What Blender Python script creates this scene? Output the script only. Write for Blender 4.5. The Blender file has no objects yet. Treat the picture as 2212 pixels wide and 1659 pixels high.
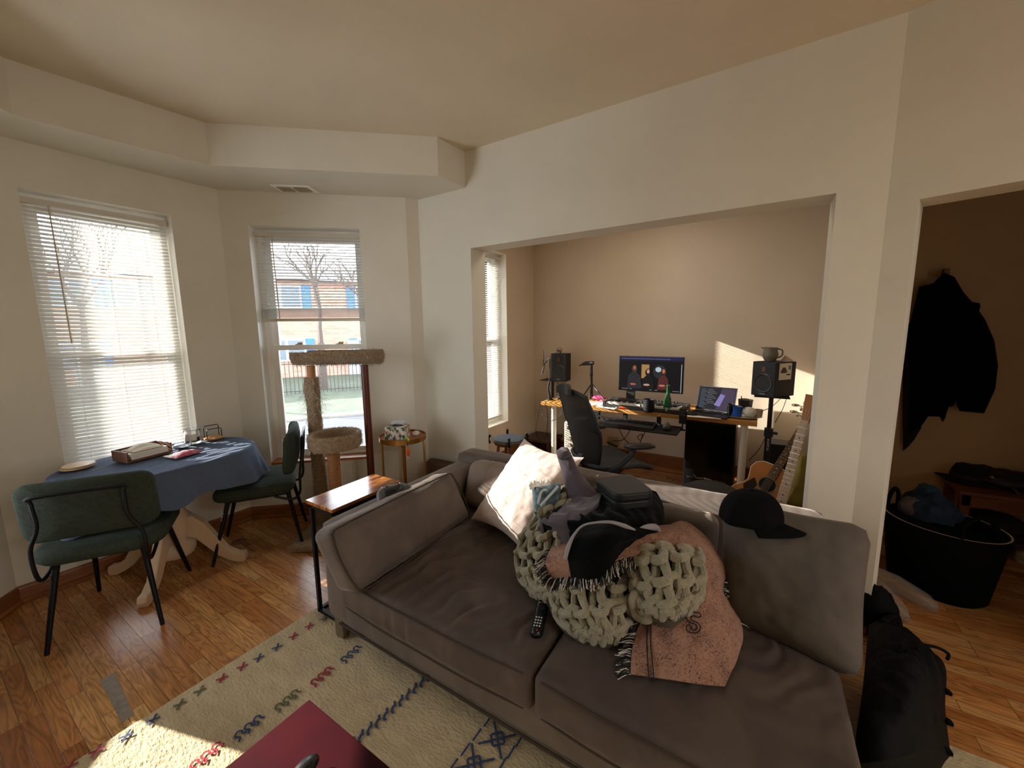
import bpy, math, random
from mathutils import Vector, Matrix, noise
C = bpy.context.scene.collection
PI = math.pi
V = Vector
rnd = random.Random(7)
# ---------------------------------------------------------------- measured camera (world: X into the office, Y to the street, Z up)
RT, UP, FW = V((0.52932, -0.84833, -0.01221)), V((0.12173, 0.06166, 0.99065)), V((0.84051, 0.52455, -0.13578))
_r = FW.cross(UP).normalized(); _u = _r.cross(FW).normalized(); RT, UP = _r, _u
EYE = V((0, 0, 1.5)); FPX = 850.0; CX, CY = 1106.0, 829.5
def ray(x, y): return FW + RT*((x-CX)/FPX) - UP*((y-CY)/FPX)
def P(x, y, z=0.0):
    d = ray(x, y); return EYE + d*((z-1.5)/d.z)
def onX(x, y, c):
    d = ray(x, y); return EYE + d*(c/d.x)
def onY(x, y, c):
    d = ray(x, y); return EYE + d*(c/d.y)
def plane(x, y, A, B):
    n = V((-(B[1]-A[1]), B[0]-A[0])); d = ray(x, y); return EYE + d*((A[0]*n.x+A[1]*n.y)/(d.x*n.x+d.y*n.y))
def at(x, y, dist):     # point at a given forward distance
    return EYE + ray(x, y)*dist
def vz(x, y, Q):
    d = ray(x, y); t = (d.x*Q[0]+d.y*Q[1])/(d.x*d.x+d.y*d.y); return 1.5+d.z*t
cam = bpy.data.cameras.new('camera'); co = bpy.data.objects.new('camera', cam); C.objects.link(co)
cam.sensor_fit = 'HORIZONTAL'; cam.sensor_width = 36; cam.lens = 36*FPX/2212; cam.clip_start = .02; cam.clip_end = 300
m = Matrix((RT, UP, -FW)).transposed().to_4x4(); m.translation = EYE; co.matrix_world = m
bpy.context.scene.camera = co
# ---------------------------------------------------------------- materials
def lin(c):
    if isinstance(c, str):
        c = [int(c[i:i+2], 16)/255 for i in (1, 3, 5)]
        c = [x/12.92 if x <= .04045 else ((x+.055)/1.055)**2.4 for x in c]
    return (*c[:3], 1)
class NT:
    def __init__(s, name):
        s.m = bpy.data.materials.new(name); s.m.use_nodes = True; s.t = s.m.node_tree; s.t.nodes.clear()
        s.out = s.n('ShaderNodeOutputMaterial')
    def n(s, k, **kw):
        o = s.t.nodes.new(k)
        for a, b in kw.items():
            if a.startswith('i_'):
                key = a[2:]; key = int(key) if key.isdigit() else key.replace('_', ' ')
                o.inputs[key].default_value = b
            else: setattr(o, a, b)
        return o
    def l(s, a, b): s.t.links.new(a, b)
    def ramp(s, fac, stops):
        r = s.n('ShaderNodeValToRGB'); e = r.color_ramp.elements
        while len(e) < len(stops): e.new(.5)
        for i, (p, c) in enumerate(stops): e[i].position = p; e[i].color = lin(c)
        s.l(fac, r.inputs[0]); return r.outputs[0]
    def mix(s, fac, a, b, mode='MIX'):
        x = s.n('ShaderNodeMix', data_type='RGBA', blend_type=mode)
        for v, k in ((fac, 0), (a, 6), (b, 7)):
            if isinstance(v, (int, float)): x.inputs[k].default_value = v
            elif isinstance(v, (str, tuple)): x.inputs[k].default_value = lin(v)
            else: s.l(v, x.inputs[k])
        return x.outputs[2]
MC = {}
def mat(name, c, rough=.6, metal=0, vary=0, vs=8, bump=0, bs=60, sheen=0, trans=0, ior=1.45, emit=None, es=1, alpha=1, c2=None, stretch=(1, 1, 1), coat=0, spec=None, det=3, bd=.01):
    if name in MC: return MC[name]
    N = NT(name); b = N.n('ShaderNodeBsdfPrincipled'); N.l(b.outputs[0], N.out.inputs[0])
    b.inputs['Base Color'].default_value = lin(c); b.inputs['Roughness'].default_value = rough; b.inputs['Metallic'].default_value = metal
    b.inputs['IOR'].default_value = ior; b.inputs['Alpha'].default_value = alpha
    if spec is not None: b.inputs['Specular IOR Level'].default_value = spec
    if sheen: b.inputs['Sheen Weight'].default_value = sheen; b.inputs['Sheen Roughness'].default_value = .4
    if trans: b.inputs['Transmission Weight'].default_value = trans
    if coat: b.inputs['Coat Weight'].default_value = coat
    if emit: b.inputs['Emission Color'].default_value = lin(emit); b.inputs['Emission Strength'].default_value = es
    if vary or bump:
        tc = N.n('ShaderNodeTexCoord'); mp = N.n('ShaderNodeMapping'); N.l(tc.outputs['Object'], mp.inputs[0]); mp.inputs['Scale'].default_value = stretch
    if vary:
        nz = N.n('ShaderNodeTexNoise', i_Scale=vs, i_Detail=det); N.l(mp.outputs[0], nz.inputs[0])
        L = lin(c); d = lin(c2) if c2 else tuple(x*(1-vary) for x in L[:3])+(1,)
        r = N.n('ShaderNodeValToRGB'); r.color_ramp.elements[0].position = .35; r.color_ramp.elements[1].position = .65
        r.color_ramp.elements[0].color = d; r.color_ramp.elements[1].color = L; N.l(nz.outputs[0], r.inputs[0]); N.l(r.outputs[0], b.inputs['Base Color'])
    if bump:
        nz = N.n('ShaderNodeTexNoise', i_Scale=bs, i_Detail=4); N.l(mp.outputs[0], nz.inputs[0])
        bp = N.n('ShaderNodeBump', i_Strength=bump, i_Distance=bd); N.l(nz.outputs[0], bp.inputs['Height']); N.l(bp.outputs[0], b.inputs['Normal'])
    MC[name] = N.m; return N.m
# ---------------------------------------------------------------- mesh builder
class MB:
    def __init__(s, M=None): s.v = []; s.f = []; s.k = []; s.mi = 0; s.M = M
    def add(s, vs, fs):
        o = len(s.v); s.v += [(s.M @ V(p)) if s.M else V(p) for p in vs]
        for f in fs: s.f.append([o+i for i in f]); s.k.append(s.mi)
        return s
    def box(s, a, b):
        (x0, y0, z0), (x1, y1, z1) = a, b
        return s.add([(x0,y0,z0),(x1,y0,z0),(x1,y1,z0),(x0,y1,z0),(x0,y0,z1),(x1,y0,z1),(x1,y1,z1),(x0,y1,z1)],
                     [(3,2,1,0),(4,5,6,7),(0,1,5,4),(1,2,6,5),(2,3,7,6),(3,0,4,7)])
    def cbox(s, c, sz): return s.box([c[i]-sz[i]/2 for i in range(3)], [c[i]+sz[i]/2 for i in range(3)])
    def hexa(s, bot, top):  # 4 bottom pts, 4 top pts
        return s.add(list(bot)+list(top), [(3,2,1,0),(4,5,6,7),(0,1,5,4),(1,2,6,5),(2,3,7,6),(3,0,4,7)])
    def slab(s, pts, off):  # planar polygon extruded by vector
        n = len(pts); off = V(off); a = [V(p) for p in pts]
        return s.add(a+[p+off for p in a], [list(range(n))[::-1], list(range(n, 2*n))]+[(i, (i+1) % n, n+(i+1) % n, n+i) for i in range(n)])
    def tube(s, pts, r, n=8, closed=False, sub=0, cap=True):
        pts = [V(p) for p in pts]
        rr = list(r) if isinstance(r, (list, tuple)) else [r]*len(pts)
        if sub:
            q = []; q2 = []; N = len(pts); last = N if closed else N-1
            for i in range(last):
                g = (lambda k: pts[k % N]) if closed else (lambda k: pts[max(0, min(N-1, k))])
                a, b, c, d = g(i-1), g(i), g(i+1), g(i+2)
                for j in range(sub):
                    t = j/sub; q.append(.5*((2*b)+(c-a)*t+(2*a-5*b+4*c-d)*t*t+(3*b-a-3*c+d)*t**3)); q2.append(rr[i % N]*(1-t)+rr[(i+1) % N]*t)
            if not closed: q.append(pts[-1]); q2.append(rr[-1])
            pts, rr = q, q2
        N = len(pts); vs = []; fs = []; up = None
        for i in range(N):
            t = (pts[(i+1) % N]-pts[i-1]) if closed else (pts[min(N-1, i+1)]-pts[max(0, i-1)])
            if t.length < 1e-9: t = V((0, 0, 1))
            t.normalize()
            if up is None: up = V((0, 0, 1)) if abs(t.z) < .9 else V((1, 0, 0))
            a = up - t*up.dot(t)
            if a.length < 1e-6: a = t.orthogonal()
            a.normalize(); up = a; b = t.cross(a)
            for j in range(n):
                g = 2*PI*j/n; vs.append(pts[i]+(a*math.cos(g)+b*math.sin(g))*rr[i])
        for i in range(N if closed else N-1):
            k = (i+1) % N
            for j in range(n): fs.append((i*n+j, i*n+(j+1) % n, k*n+(j+1) % n, k*n+j))
        if not closed and cap: fs += [list(range(n))[::-1], list(range((N-1)*n, N*n))]
        return s.add(vs, fs)
    def cyl(s, a, b, r, r2=None, n=20): return s.tube([a, b], [r, r if r2 is None else r2], n)
    def lathe(s, c, prof, n=28, ax=None, cap=True):
        vs = []; fs = []; c = V(c)
        for (r, z) in prof:
            for j in range(n): g = 2*PI*j/n; vs.append(c+V((r*math.cos(g), r*math.sin(g), z)))
        for i in range(len(prof)-1):
            for j in range(n): fs.append((i*n+j, i*n+(j+1) % n, (i+1)*n+(j+1) % n, (i+1)*n+j))
        if cap:
            if prof[0][0] > 1e-4: fs.append(list(range(n))[::-1])
            if prof[-1][0] > 1e-4: fs.append(list(range((len(prof)-1)*n, len(prof)*n)))
        return s.add(vs, fs)
    def sph(s, c, r, nu=20, nv=12, f=None):
        if not isinstance(r, (tuple, list)): r = (r, r, r)
        vs = []; fs = []
        for i in range(nv+1):
            t = PI*i/nv
            for j in range(nu):
                g = 2*PI*j/nu; p = V((math.sin(t)*math.cos(g), math.sin(t)*math.sin(g), math.cos(t)))
                if f: p = f(p)
                vs.append((c[0]+p.x*r[0], c[1]+p.y*r[1], c[2]+p.z*r[2]))
        for i in range(nv):
            for j in range(nu): fs.append((i*nu+j, (i+1)*nu+j, (i+1)*nu+(j+1) % nu, i*nu+(j+1) % nu))
        return s.add(vs, fs)
    def grid(s, f, nu, nv, cu=False, cv=False):
        vs = [f(i/nu, j/nv) for i in range(nu if cu else nu+1) for j in range(nv if cv else nv+1)]
        W = nv if cv else nv+1; U = nu if cu else nu+1; fs = []
        for i in range(nu):
            for j in range(nv): a, b = i, (i+1) % U; c, d = j, (j+1) % W; fs.append((a*W+c, b*W+c, b*W+d, a*W+d))
        return s.add(vs, fs)
    def build(s, name, m, parent=None, bevel=0, solid=0, sub=0, flat=False, ang=40, dis=None, seg=2):
        me = bpy.data.meshes.new(name); off = V((0, 0, 0))
        if parent is not None:
            off = PW.get(parent.name, V((0, 0, 0)))
        else:
            xs = [p.x for p in s.v]; ys = [p.y for p in s.v]; zs = [p.z for p in s.v]
            off = V(((min(xs)+max(xs))/2, (min(ys)+max(ys))/2, min(zs)))
        me.from_pydata([p-off for p in s.v], [], s.f)
        for mm in (m if isinstance(m, (list, tuple)) else [m]): me.materials.append(mm)
        for p, k in zip(me.polygons, s.k): p.material_index = k
        me.validate(); me.update()
        if not flat:
            me.shade_smooth()
            try: me.set_sharp_from_angle(angle=math.radians(ang))
            except Exception: pass
        o = bpy.data.objects.new(name, me); C.objects.link(o)
        if parent is not None: o.parent = parent; PW[o.name] = off
        else: o.location = off; PW[o.name] = off
        if bevel:
            b = o.modifiers.new('bevel', 'BEVEL'); b.width = bevel; b.segments = seg; b.limit_method = 'ANGLE'; b.angle_limit = math.radians(35)
        if solid: q = o.modifiers.new('thick', 'SOLIDIFY'); q.thickness = solid; q.offset = -1
        if sub: q = o.modifiers.new('sub', 'SUBSURF'); q.levels = q.render_levels = sub
        return o
PW = {}
def tag(o, label, cat=None, group=None, kind=None):
    if label: o['label'] = label
    if cat: o['category'] = cat
    if group: o['group'] = group
    if kind: o['kind'] = kind
    return o
def thing(name, label, cat, loc, group=None, world=True, rot=0):
    o = bpy.data.objects.new(name, None); C.objects.link(o); o.empty_display_size = .05
    o.location = loc; o.rotation_euler = (0, 0, rot)
    PW[o.name] = V(loc) if world else V((0, 0, 0))
    return tag(o, label, cat, group)
def struct(o): o['kind'] = 'structure'; return o
def copy_tree(o, parent=None):
    c = o.copy(); C.objects.link(c)
    if parent is not None: c.parent = parent
    for ch in list(o.children): copy_tree(ch, c)
    return c
def fbm(p, s=1.0, o=3):
    return noise.fractal(V(p)*s, 1.0, 2.0, o)
def crow(rows, u, v):
    """Catmull-Rom surface through a grid of points"""
    def cr(a, b, c, d, t): return .5*((2*b)+(c-a)*t+(2*a-5*b+4*c-d)*t*t+(3*b-a-3*c+d)*t**3)
    def line(r, t):
        n = len(r)-1; x = min(max(t, 0), 1)*n; i = min(int(x), n-1); g = lambda k: r[max(0, min(n, k))]
        return cr(g(i-1), g(i), g(i+1), g(i+2), x-i)
    return line([line(r, u) for r in rows], v)
def grow(rows): return [[P(*q) if not isinstance(q, Vector) else q for q in r] for r in rows]
# ================================================================ ROOM SHELL
ZC, ZS = 2.79, 2.543
XA = 2.432; XO = 4.42; TW = .18
L0 = V((.25, 3.46, 0)); LC = V((1.449, 3.423, 0)); CE = V((2.338, 2.43, 0)); CA = V((XA, 2.385, 0))
def wallmat(name, c, b=.12):
    return mat(name, c, .85, vary=.05, vs=2.5, bump=b, bs=180, bd=.004)
M_wall = wallmat('wall_paint_cream', '#d6d0c1'); M_ceil = wallmat('ceiling_paint', '#d5c8b0', .2); M_white = mat('white_gloss_paint', '#eeebe3', .4)
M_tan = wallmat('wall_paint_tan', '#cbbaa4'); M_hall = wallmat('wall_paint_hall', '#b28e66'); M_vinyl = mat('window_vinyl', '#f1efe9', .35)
# floor
def woodfloor():
    N = NT('oak_strip_floor'); b = N.n('ShaderNodeBsdfPrincipled'); N.l(b.outputs[0], N.out.inputs[0])
    tc = N.n('ShaderNodeTexCoord'); mp = N.n('ShaderNodeMapping'); N.l(tc.outputs['Object'], mp.inputs[0]); mp.inputs['Rotation'].default_value = (0, 0, PI/2)
    br = N.n('ShaderNodeTexBrick', offset=.37, offset_frequency=3, squash=1.5, squash_frequency=5); N.l(mp.outputs[0], br.inputs[0])
    for k, v in (('Scale', 1), ('Mortar Size', .0011), ('Mortar Smooth', .4), ('Bias', 0), ('Brick Width', .47), ('Row Height', .0575)): br.inputs[k].default_value = v
    br.inputs['Color1'].default_value = (0, 0, 0, 1); br.inputs['Color2'].default_value = (1, 1, 1, 1); br.inputs['Mortar'].default_value = (.5, .5, .5, 1)
    base = N.ramp(br.outputs[0], [(0, '#ad6b36'), (.3, '#cc8a4e'), (.6, '#d99f62'), (.85, '#bd7c42'), (1, '#dfae70')])
    # per-plank offset grain
    vm = N.n('ShaderNodeVectorMath', operation='MULTIPLY_ADD'); N.l(br.outputs[0], vm.inputs[0]); vm.inputs[1].default_value = (13, 7, 5); N.l(tc.outputs['Object'], vm.inputs[2])
    m2 = N.n('ShaderNodeMapping'); m2.inputs['Scale'].default_value = (1, .12, 1); N.l(vm.outputs[0], m2.inputs[0])
    wv = N.n('ShaderNodeTexNoise', i_Scale=16, i_Detail=2, i_Distortion=.6); N.l(m2.outputs[0], wv.inputs[0])
    mm = N.n('ShaderNodeMath', operation='MULTIPLY'); N.l(wv.outputs[0], mm.inputs[0]); mm.inputs[1].default_value = 11
    fr = N.n('ShaderNodeMath', operation='PINGPONG'); N.l(mm.outputs[0], fr.inputs[0]); fr.inputs[1].default_value = .5
    g = N.ramp(fr.outputs[0], [(0, '#6b6b6b'), (.16, '#c8c8c8'), (.5, '#ffffff')])
    fi = N.n('ShaderNodeTexNoise', i_Scale=160, i_Detail=3); m3 = N.n('ShaderNodeMapping'); m3.inputs['Scale'].default_value = (1, .04, 1); N.l(vm.outputs[0], m3.inputs[0]); N.l(m3.outputs[0], fi.inputs[0])
    g2 = N.ramp(fi.outputs[0], [(.3, '#b0b0b0'), (.6, '#ffffff')])
    c = N.mix(.5, base, g, 'MULTIPLY'); c = N.mix(.5, c, g2, 'MULTIPLY')
    big = N.n('ShaderNodeTexNoise', i_Scale=1.3, i_Detail=2); N.l(tc.outputs['Object'], big.inputs[0])
    c = N.mix(.35, c, N.ramp(big.outputs[0], [(.3, '#9a7f6a'), (.65, '#ffffff')]), 'MULTIPLY')
    c = N.mix(br.outputs[1], c, '#4a2a12')
    N.l(c, b.inputs['Base Color']); b.inputs['Roughness'].default_value = .27
    bp = N.n('ShaderNodeBump', i_Strength=.25, i_Distance=.002); N.l(br.outputs[1], bp.inputs['Height']); bp.invert = True; N.l(bp.outputs[0], b.inputs['Normal'])
    return N.m
M_floor = woodfloor()
o = struct(MB().box((-3.2, -5, -.1), (5.2, 3.55, 0)).build('floor', M_floor, flat=True)); o.location = (0, 0, 0); o.data.transform(Matrix.Translation((1, -.725, -.1)))
struct(MB().slab([P(215, 1470, .0006), P(247, 1453, .0006), P(290, 1545, .0006), P(262, 1560, .0006)], (0, 0, .0006)).build('trim_1', mat('grey_patch_plank', '#8d7f6e', .4, vary=.3, vs=30), flat=True))
struct(MB().box((-3.2, -5, ZC), (5.2, 3.9, ZC+.1)).build('ceiling', M_ceil, flat=True))
# generic wall with rectangular holes: A->B (room to the left or right decided by nrm), thickness outward
def wall(name, A, B, nrm, th, z0, z1, holes, m, rev=None):
    A = V((A[0], A[1], 0)); B = V((B[0], B[1], 0)); d = (B-A); Ln = d.length; d.normalize(); n = V((nrm[0], nrm[1], 0)).normalized()*th
    xs = sorted(set([0, Ln]+[h for q in holes for h in q[:2]])); zs = sorted(set([z0, z1]+[h for q in holes for h in q[2:]]))
    mb = MB(); pt = lambda s, z: A+d*s+V((0, 0, z))
    solid = {}
    for i in range(len(xs)-1):
        for j in range(len(zs)-1):
            cx_, cz_ = (xs[i]+xs[i+1])/2, (zs[j]+zs[j+1])/2
            solid[i, j] = not any(q[0] < cx_ < q[1] and q[2] < cz_ < q[3] for q in holes)
    for (i, j), s_ in solid.items():
        if not s_: continue
        a, b, c, e = pt(xs[i], zs[j]), pt(xs[i+1], zs[j]), pt(xs[i+1], zs[j+1]), pt(xs[i], zs[j+1])
        mb.add([a, b, c, e], [(0, 1, 2, 3)]); mb.add([a+n, b+n, c+n, e+n], [(3, 2, 1, 0)])
        for (di, dj, p, q) in ((-1, 0, a, e), (1, 0, b, c), (0, -1, a, b), (0, 1, e, c)):
            if not solid.get((i+di, j+dj), False):
                mb.mi = 1 if (rev and (i+di, j+dj) in solid) else 0
                mb.add([p, q, q+n, p+n], [(0, 1, 2, 3)]); mb.mi = 0
    return struct(mb.build(name, [m, rev or m], flat=True))
dC = (CE-LC).normalized(); nC = V((.745, .667, 0)); dL = (LC-L0).normalized(); nL = V((-dL.y, dL.x, 0)); WT = .24
wl = lambda x: (x-L0.x)/dL.x
WZ0, WZ1 = .44, 2.30
LEN1 = (LC-L0).length
wall('wall_bay_front', L0-dL*.0, LC+dL*.08, nL, WT, 0, ZC, [(wl(.505), wl(1.158), WZ0, WZ1)], M_wall, M_white)
c0, c1 = .183, .975
wall('wall_bay_right', LC-dC*.0, CE, nC, WT, 0, ZC, [(c0, c1, WZ0, WZ1)], M_wall, M_white)
# left facet of the bay, outside the frame, its window gives the sun patch on the rug
dB = V((-.68, -.733, 0)).normalized(); nB = V((-.733, .68, 0)); BL = L0+dB*1.35
wall('wall_bay_left', L0, BL, nB, WT, 0, ZC, [(.22, 1.05, WZ0, WZ1)], M_wall, M_white)
wall('wall_left', BL, (BL.x, -4.6), (-1, 0), WT, 0, ZC, [], M_wall)
wall('wall_back', (BL.x-.2, -4.6), (XA+.4, -4.6), (0, -1), WT, 0, ZC, [(1.0, 2.4, .9, 2.2)], M_wall, M_white)
# return beside the right bay facet and street wall of the office
struct(MB().slab([CE, CA, (XA, 2.7, 0), (CE.x+.15, CE.y+.2, 0)], (0, 0, ZC)).build('wall_bay_return', M_wall, flat=True))
# wall between living room and office with the wide opening
YO1, YO0, ZO = 1.868, -.266, 2.11
wall('wall_right', (XA, 2.44), (XA, -.447), (1, 0), TW, 0, ZC, [(2.44-YO1, 2.44-YO0, -.01, ZO)], M_wall)
dW = V((-.302, -.953, 0)).normalized(); nW = V((.953, -.302, 0)); WB = V((XA, -.447, 0))
struct(MB().slab([WB, WB+nW*.17, V((XA+TW, -.447, 0)), ], (0, 0, ZC)).build('trim_2', M_wall, flat=True))
wall('wall_hall', WB, WB+dW*4.2, nW, .17, 0, ZC, [(.0995, 1.15, -.01, 2.027)], M_wall)
YS = 2.424
wall('wall_office_street', (XA+.0, YS), (XO+.1, YS), (0, 1), WT, 0, ZC, [(.56, 3.79-XA, .45, 2.33)], M_tan, M_white)
wall('wall_office_far', (XO, YS+.1), (XO, -.56), (1, 0), .1, 0, ZC, [], M_tan)
wall('wall_office_side', (XA+TW, -.50), (XO, -.50), (0, -1), .06, 0, ZC, [], M_tan)
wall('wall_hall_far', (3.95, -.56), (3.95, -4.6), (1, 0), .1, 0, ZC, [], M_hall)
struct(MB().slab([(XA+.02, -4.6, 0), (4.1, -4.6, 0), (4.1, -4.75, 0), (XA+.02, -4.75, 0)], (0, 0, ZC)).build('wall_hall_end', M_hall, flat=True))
# soffit following the bay
so = [P(27, 248, ZS), P(452, 357, ZS), P(947, 380, ZS), P(1008, 407, ZS)]
s0 = so[0]; outer = [V((XA, so[3].y, ZS)), V((XA, 2.5, ZS)), V((CE.x+.1, CE.y+.1, ZS)), LC+V((.05, .1, ZS)), L0+V((0, .1, ZS)), BL+V((-.1, 0, ZS))]
sl = s0+dB*1.35
so[2].z = ZS
struct(MB().slab([sl, so[0], so[1], so[2], V((XA, so[3].y, ZS)), *outer[1:]], (0, 0, ZC-ZS+.01)).build('trim_3', M_wall, flat=True))
# baseboards
M_base = mat('oak_baseboard', '#8a5229', .35, vary=.35, vs=9, stretch=(1, 1, 8))
def baseboard(name, A, B, n, h=.1):
    A = V((A[0], A[1], 0)); B = V((B[0], B[1], 0)); n = V((n[0], n[1], 0)).normalized(); d = (B-A)
    prof = [(0, 0), (.03, 0), (.031, .012), (.022, .024), (.014, .027), (.014, h-.016), (.008, h-.004), (0, h)]
    mb = MB(); N = len(prof)
    vs = [A+n*p+V((0, 0, z)) for p, z in prof]+[B+n*p+V((0, 0, z)) for p, z in prof]
    mb.add(vs, [(i, i+1, N+i+1, N+i) for i in range(N-1)]+[list(range(N))[::-1], list(range(N, 2*N))])
    return struct(mb.build(name, M_base, flat=True))
baseboard('baseboard_bay_front', L0, LC, -nL); baseboard('baseboard_bay_right', LC, CE, -nC); baseboard('baseboard_bay_left', BL, L0, -nB)
baseboard('baseboard_right', (XA, 2.385), (XA, YO1), (-1, 0)); baseboard('baseboard_office_far', (XO, YS), (XO, -.5), (-1, 0), .12)
baseboard('baseboard_office_street', (XA+TW, YS), (XO, YS), (0, -1), .12); baseboard('baseboard_office_side', (XA+TW, -.5), (XO, -.5), (0, 1), .12)
baseboard('baseboard_hall_jamb', WB+dW*.0995, WB+dW*.0995+nW*.17, dW); baseboard('baseboard_hall_far', (3.95, -.56), (3.95, -4.6), (-1, 0))
baseboard('baseboard_opening', (XA, YO1), (XA+TW, YO1), (0, -1)); baseboard('baseboard_hall', WB, WB+dW*.0995, -nW)
# ================================================================ WINDOWS
M_glass = NT('window_glass')
_t = M_glass.n('ShaderNodeBsdfTransparent'); _g = M_glass.n('ShaderNodeBsdfGlossy', i_Roughness=.02); _f = M_glass.n('ShaderNodeFresnel'); _mx = M_glass.n('ShaderNodeMixShader')
_t.inputs[0].default_value = (.93, .95, .97, 1)
M_glass.l(_f.outputs[0], _mx.inputs[0]); M_glass.l(_t.outputs[0], _mx.inputs[1]); M_glass.l(_g.outputs[0], _mx.inputs[2]); M_glass.l(_mx.outputs[0], M_glass.out.inputs[0]); M_glass = M_glass.m
M_sill = mat('oak_sill', '#b5703a', .35, vary=.3, vs=12)
def window(name, A, d, n, s0, s1, z0, z1, depth=.125, sill=False):
    """double-hung sash window set back 'depth' from the room face"""
    A = V((A[0], A[1], 0)); O = A+n*depth
    def bx(mb, a, b, za, zb, t0, t1): p = lambda s, t, z: O+d*s+n*t+V((0, 0, z)); mb.hexa([p(a, t0, za), p(b, t0, za), p(b, t1, za), p(a, t1, za)], [p(a, t0, zb), p(b, t0, zb), p(b, t1, zb), p(a, t1, zb)])
    mb = MB(); fw = .035
    for q in ((s0, s0+fw, z0, z1), (s1-fw, s1, z0, z1), (s0+fw, s1-fw, z1-fw, z1), (s0+fw, s1-fw, z0, z0+fw)): bx(mb, *q, 0, .1)
    r = struct(mb.build(name, M_vinyl, bevel=.002, flat=True))
    zm = z0+(z1-z0)*.505
    for (nm, za, zb, t0, t1) in (('lower_sash', z0+fw, zm+.022, .012, .045), ('upper_sash', zm-.022, z1-fw, .05, .085)):
        mb = MB(); w = .042; a, b = s0+fw, s1-fw
        for q in ((a, a+w, za, zb), (b-w, b, za, zb), (a+w, b-w, zb-w, zb), (a+w, b-w, za, za+w)): bx(mb, *q, t0, t1)
        sh = mb.build(nm, M_vinyl, r, bevel=.002, flat=True)
        mb = MB(); bx(mb, a+w, b-w, za+w, zb-w, (t0+t1)/2-.002, (t0+t1)/2+.002); mb.build('pane', M_glass, sh, flat=True)
        if nm == 'lower_sash':
            for f in (.28, .72):
                mb = MB(); c = a+(b-a)*f; bx(mb, c-.028, c+.028, zb, zb+.008, t0, t1); bx(mb, c-.012, c+.03, zb+.008, zb+.02, t0+.004, t0+.02)
                mb.build('sash_lock', mat('lock_metal', '#b9ab92', .4, .3), sh, bevel=.003, flat=True)
    mb = MB(); p = lambda s, t, z: A+d*s+n*t+V((0, 0, z))
    if sill:
        mb.hexa([p(s0, -.004, z0), p(s1, -.004, z0), p(s1, depth, z0), p(s0, depth, z0)], [p(s0, -.004, z0+.022), p(s1, -.004, z0+.022), p(s1, depth, z0+.022), p(s0, depth, z0+.022)])
        mb.build('sill', M_sill, r, bevel=.003, flat=True)
    return r
window('window_1', L0, dL, nL, wl(.505), wl(1.158), WZ0, WZ1)
window('window_2', LC, dC, nC, c0, c1, WZ0, WZ1, sill=True)
window('window_3', L0, dB, nB, .22, 1.05, WZ0, WZ1)
window('window_4', (XA, YS), V((1, 0, 0)), V((0, 1, 0)), .56, 3.79-XA, .45, 2.33)
window('window_5', (BL.x-.2, -4.6), V((1, 0, 0)), V((0, -1, 0)), 1.0, 2.4, .9, 2.2)
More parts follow.
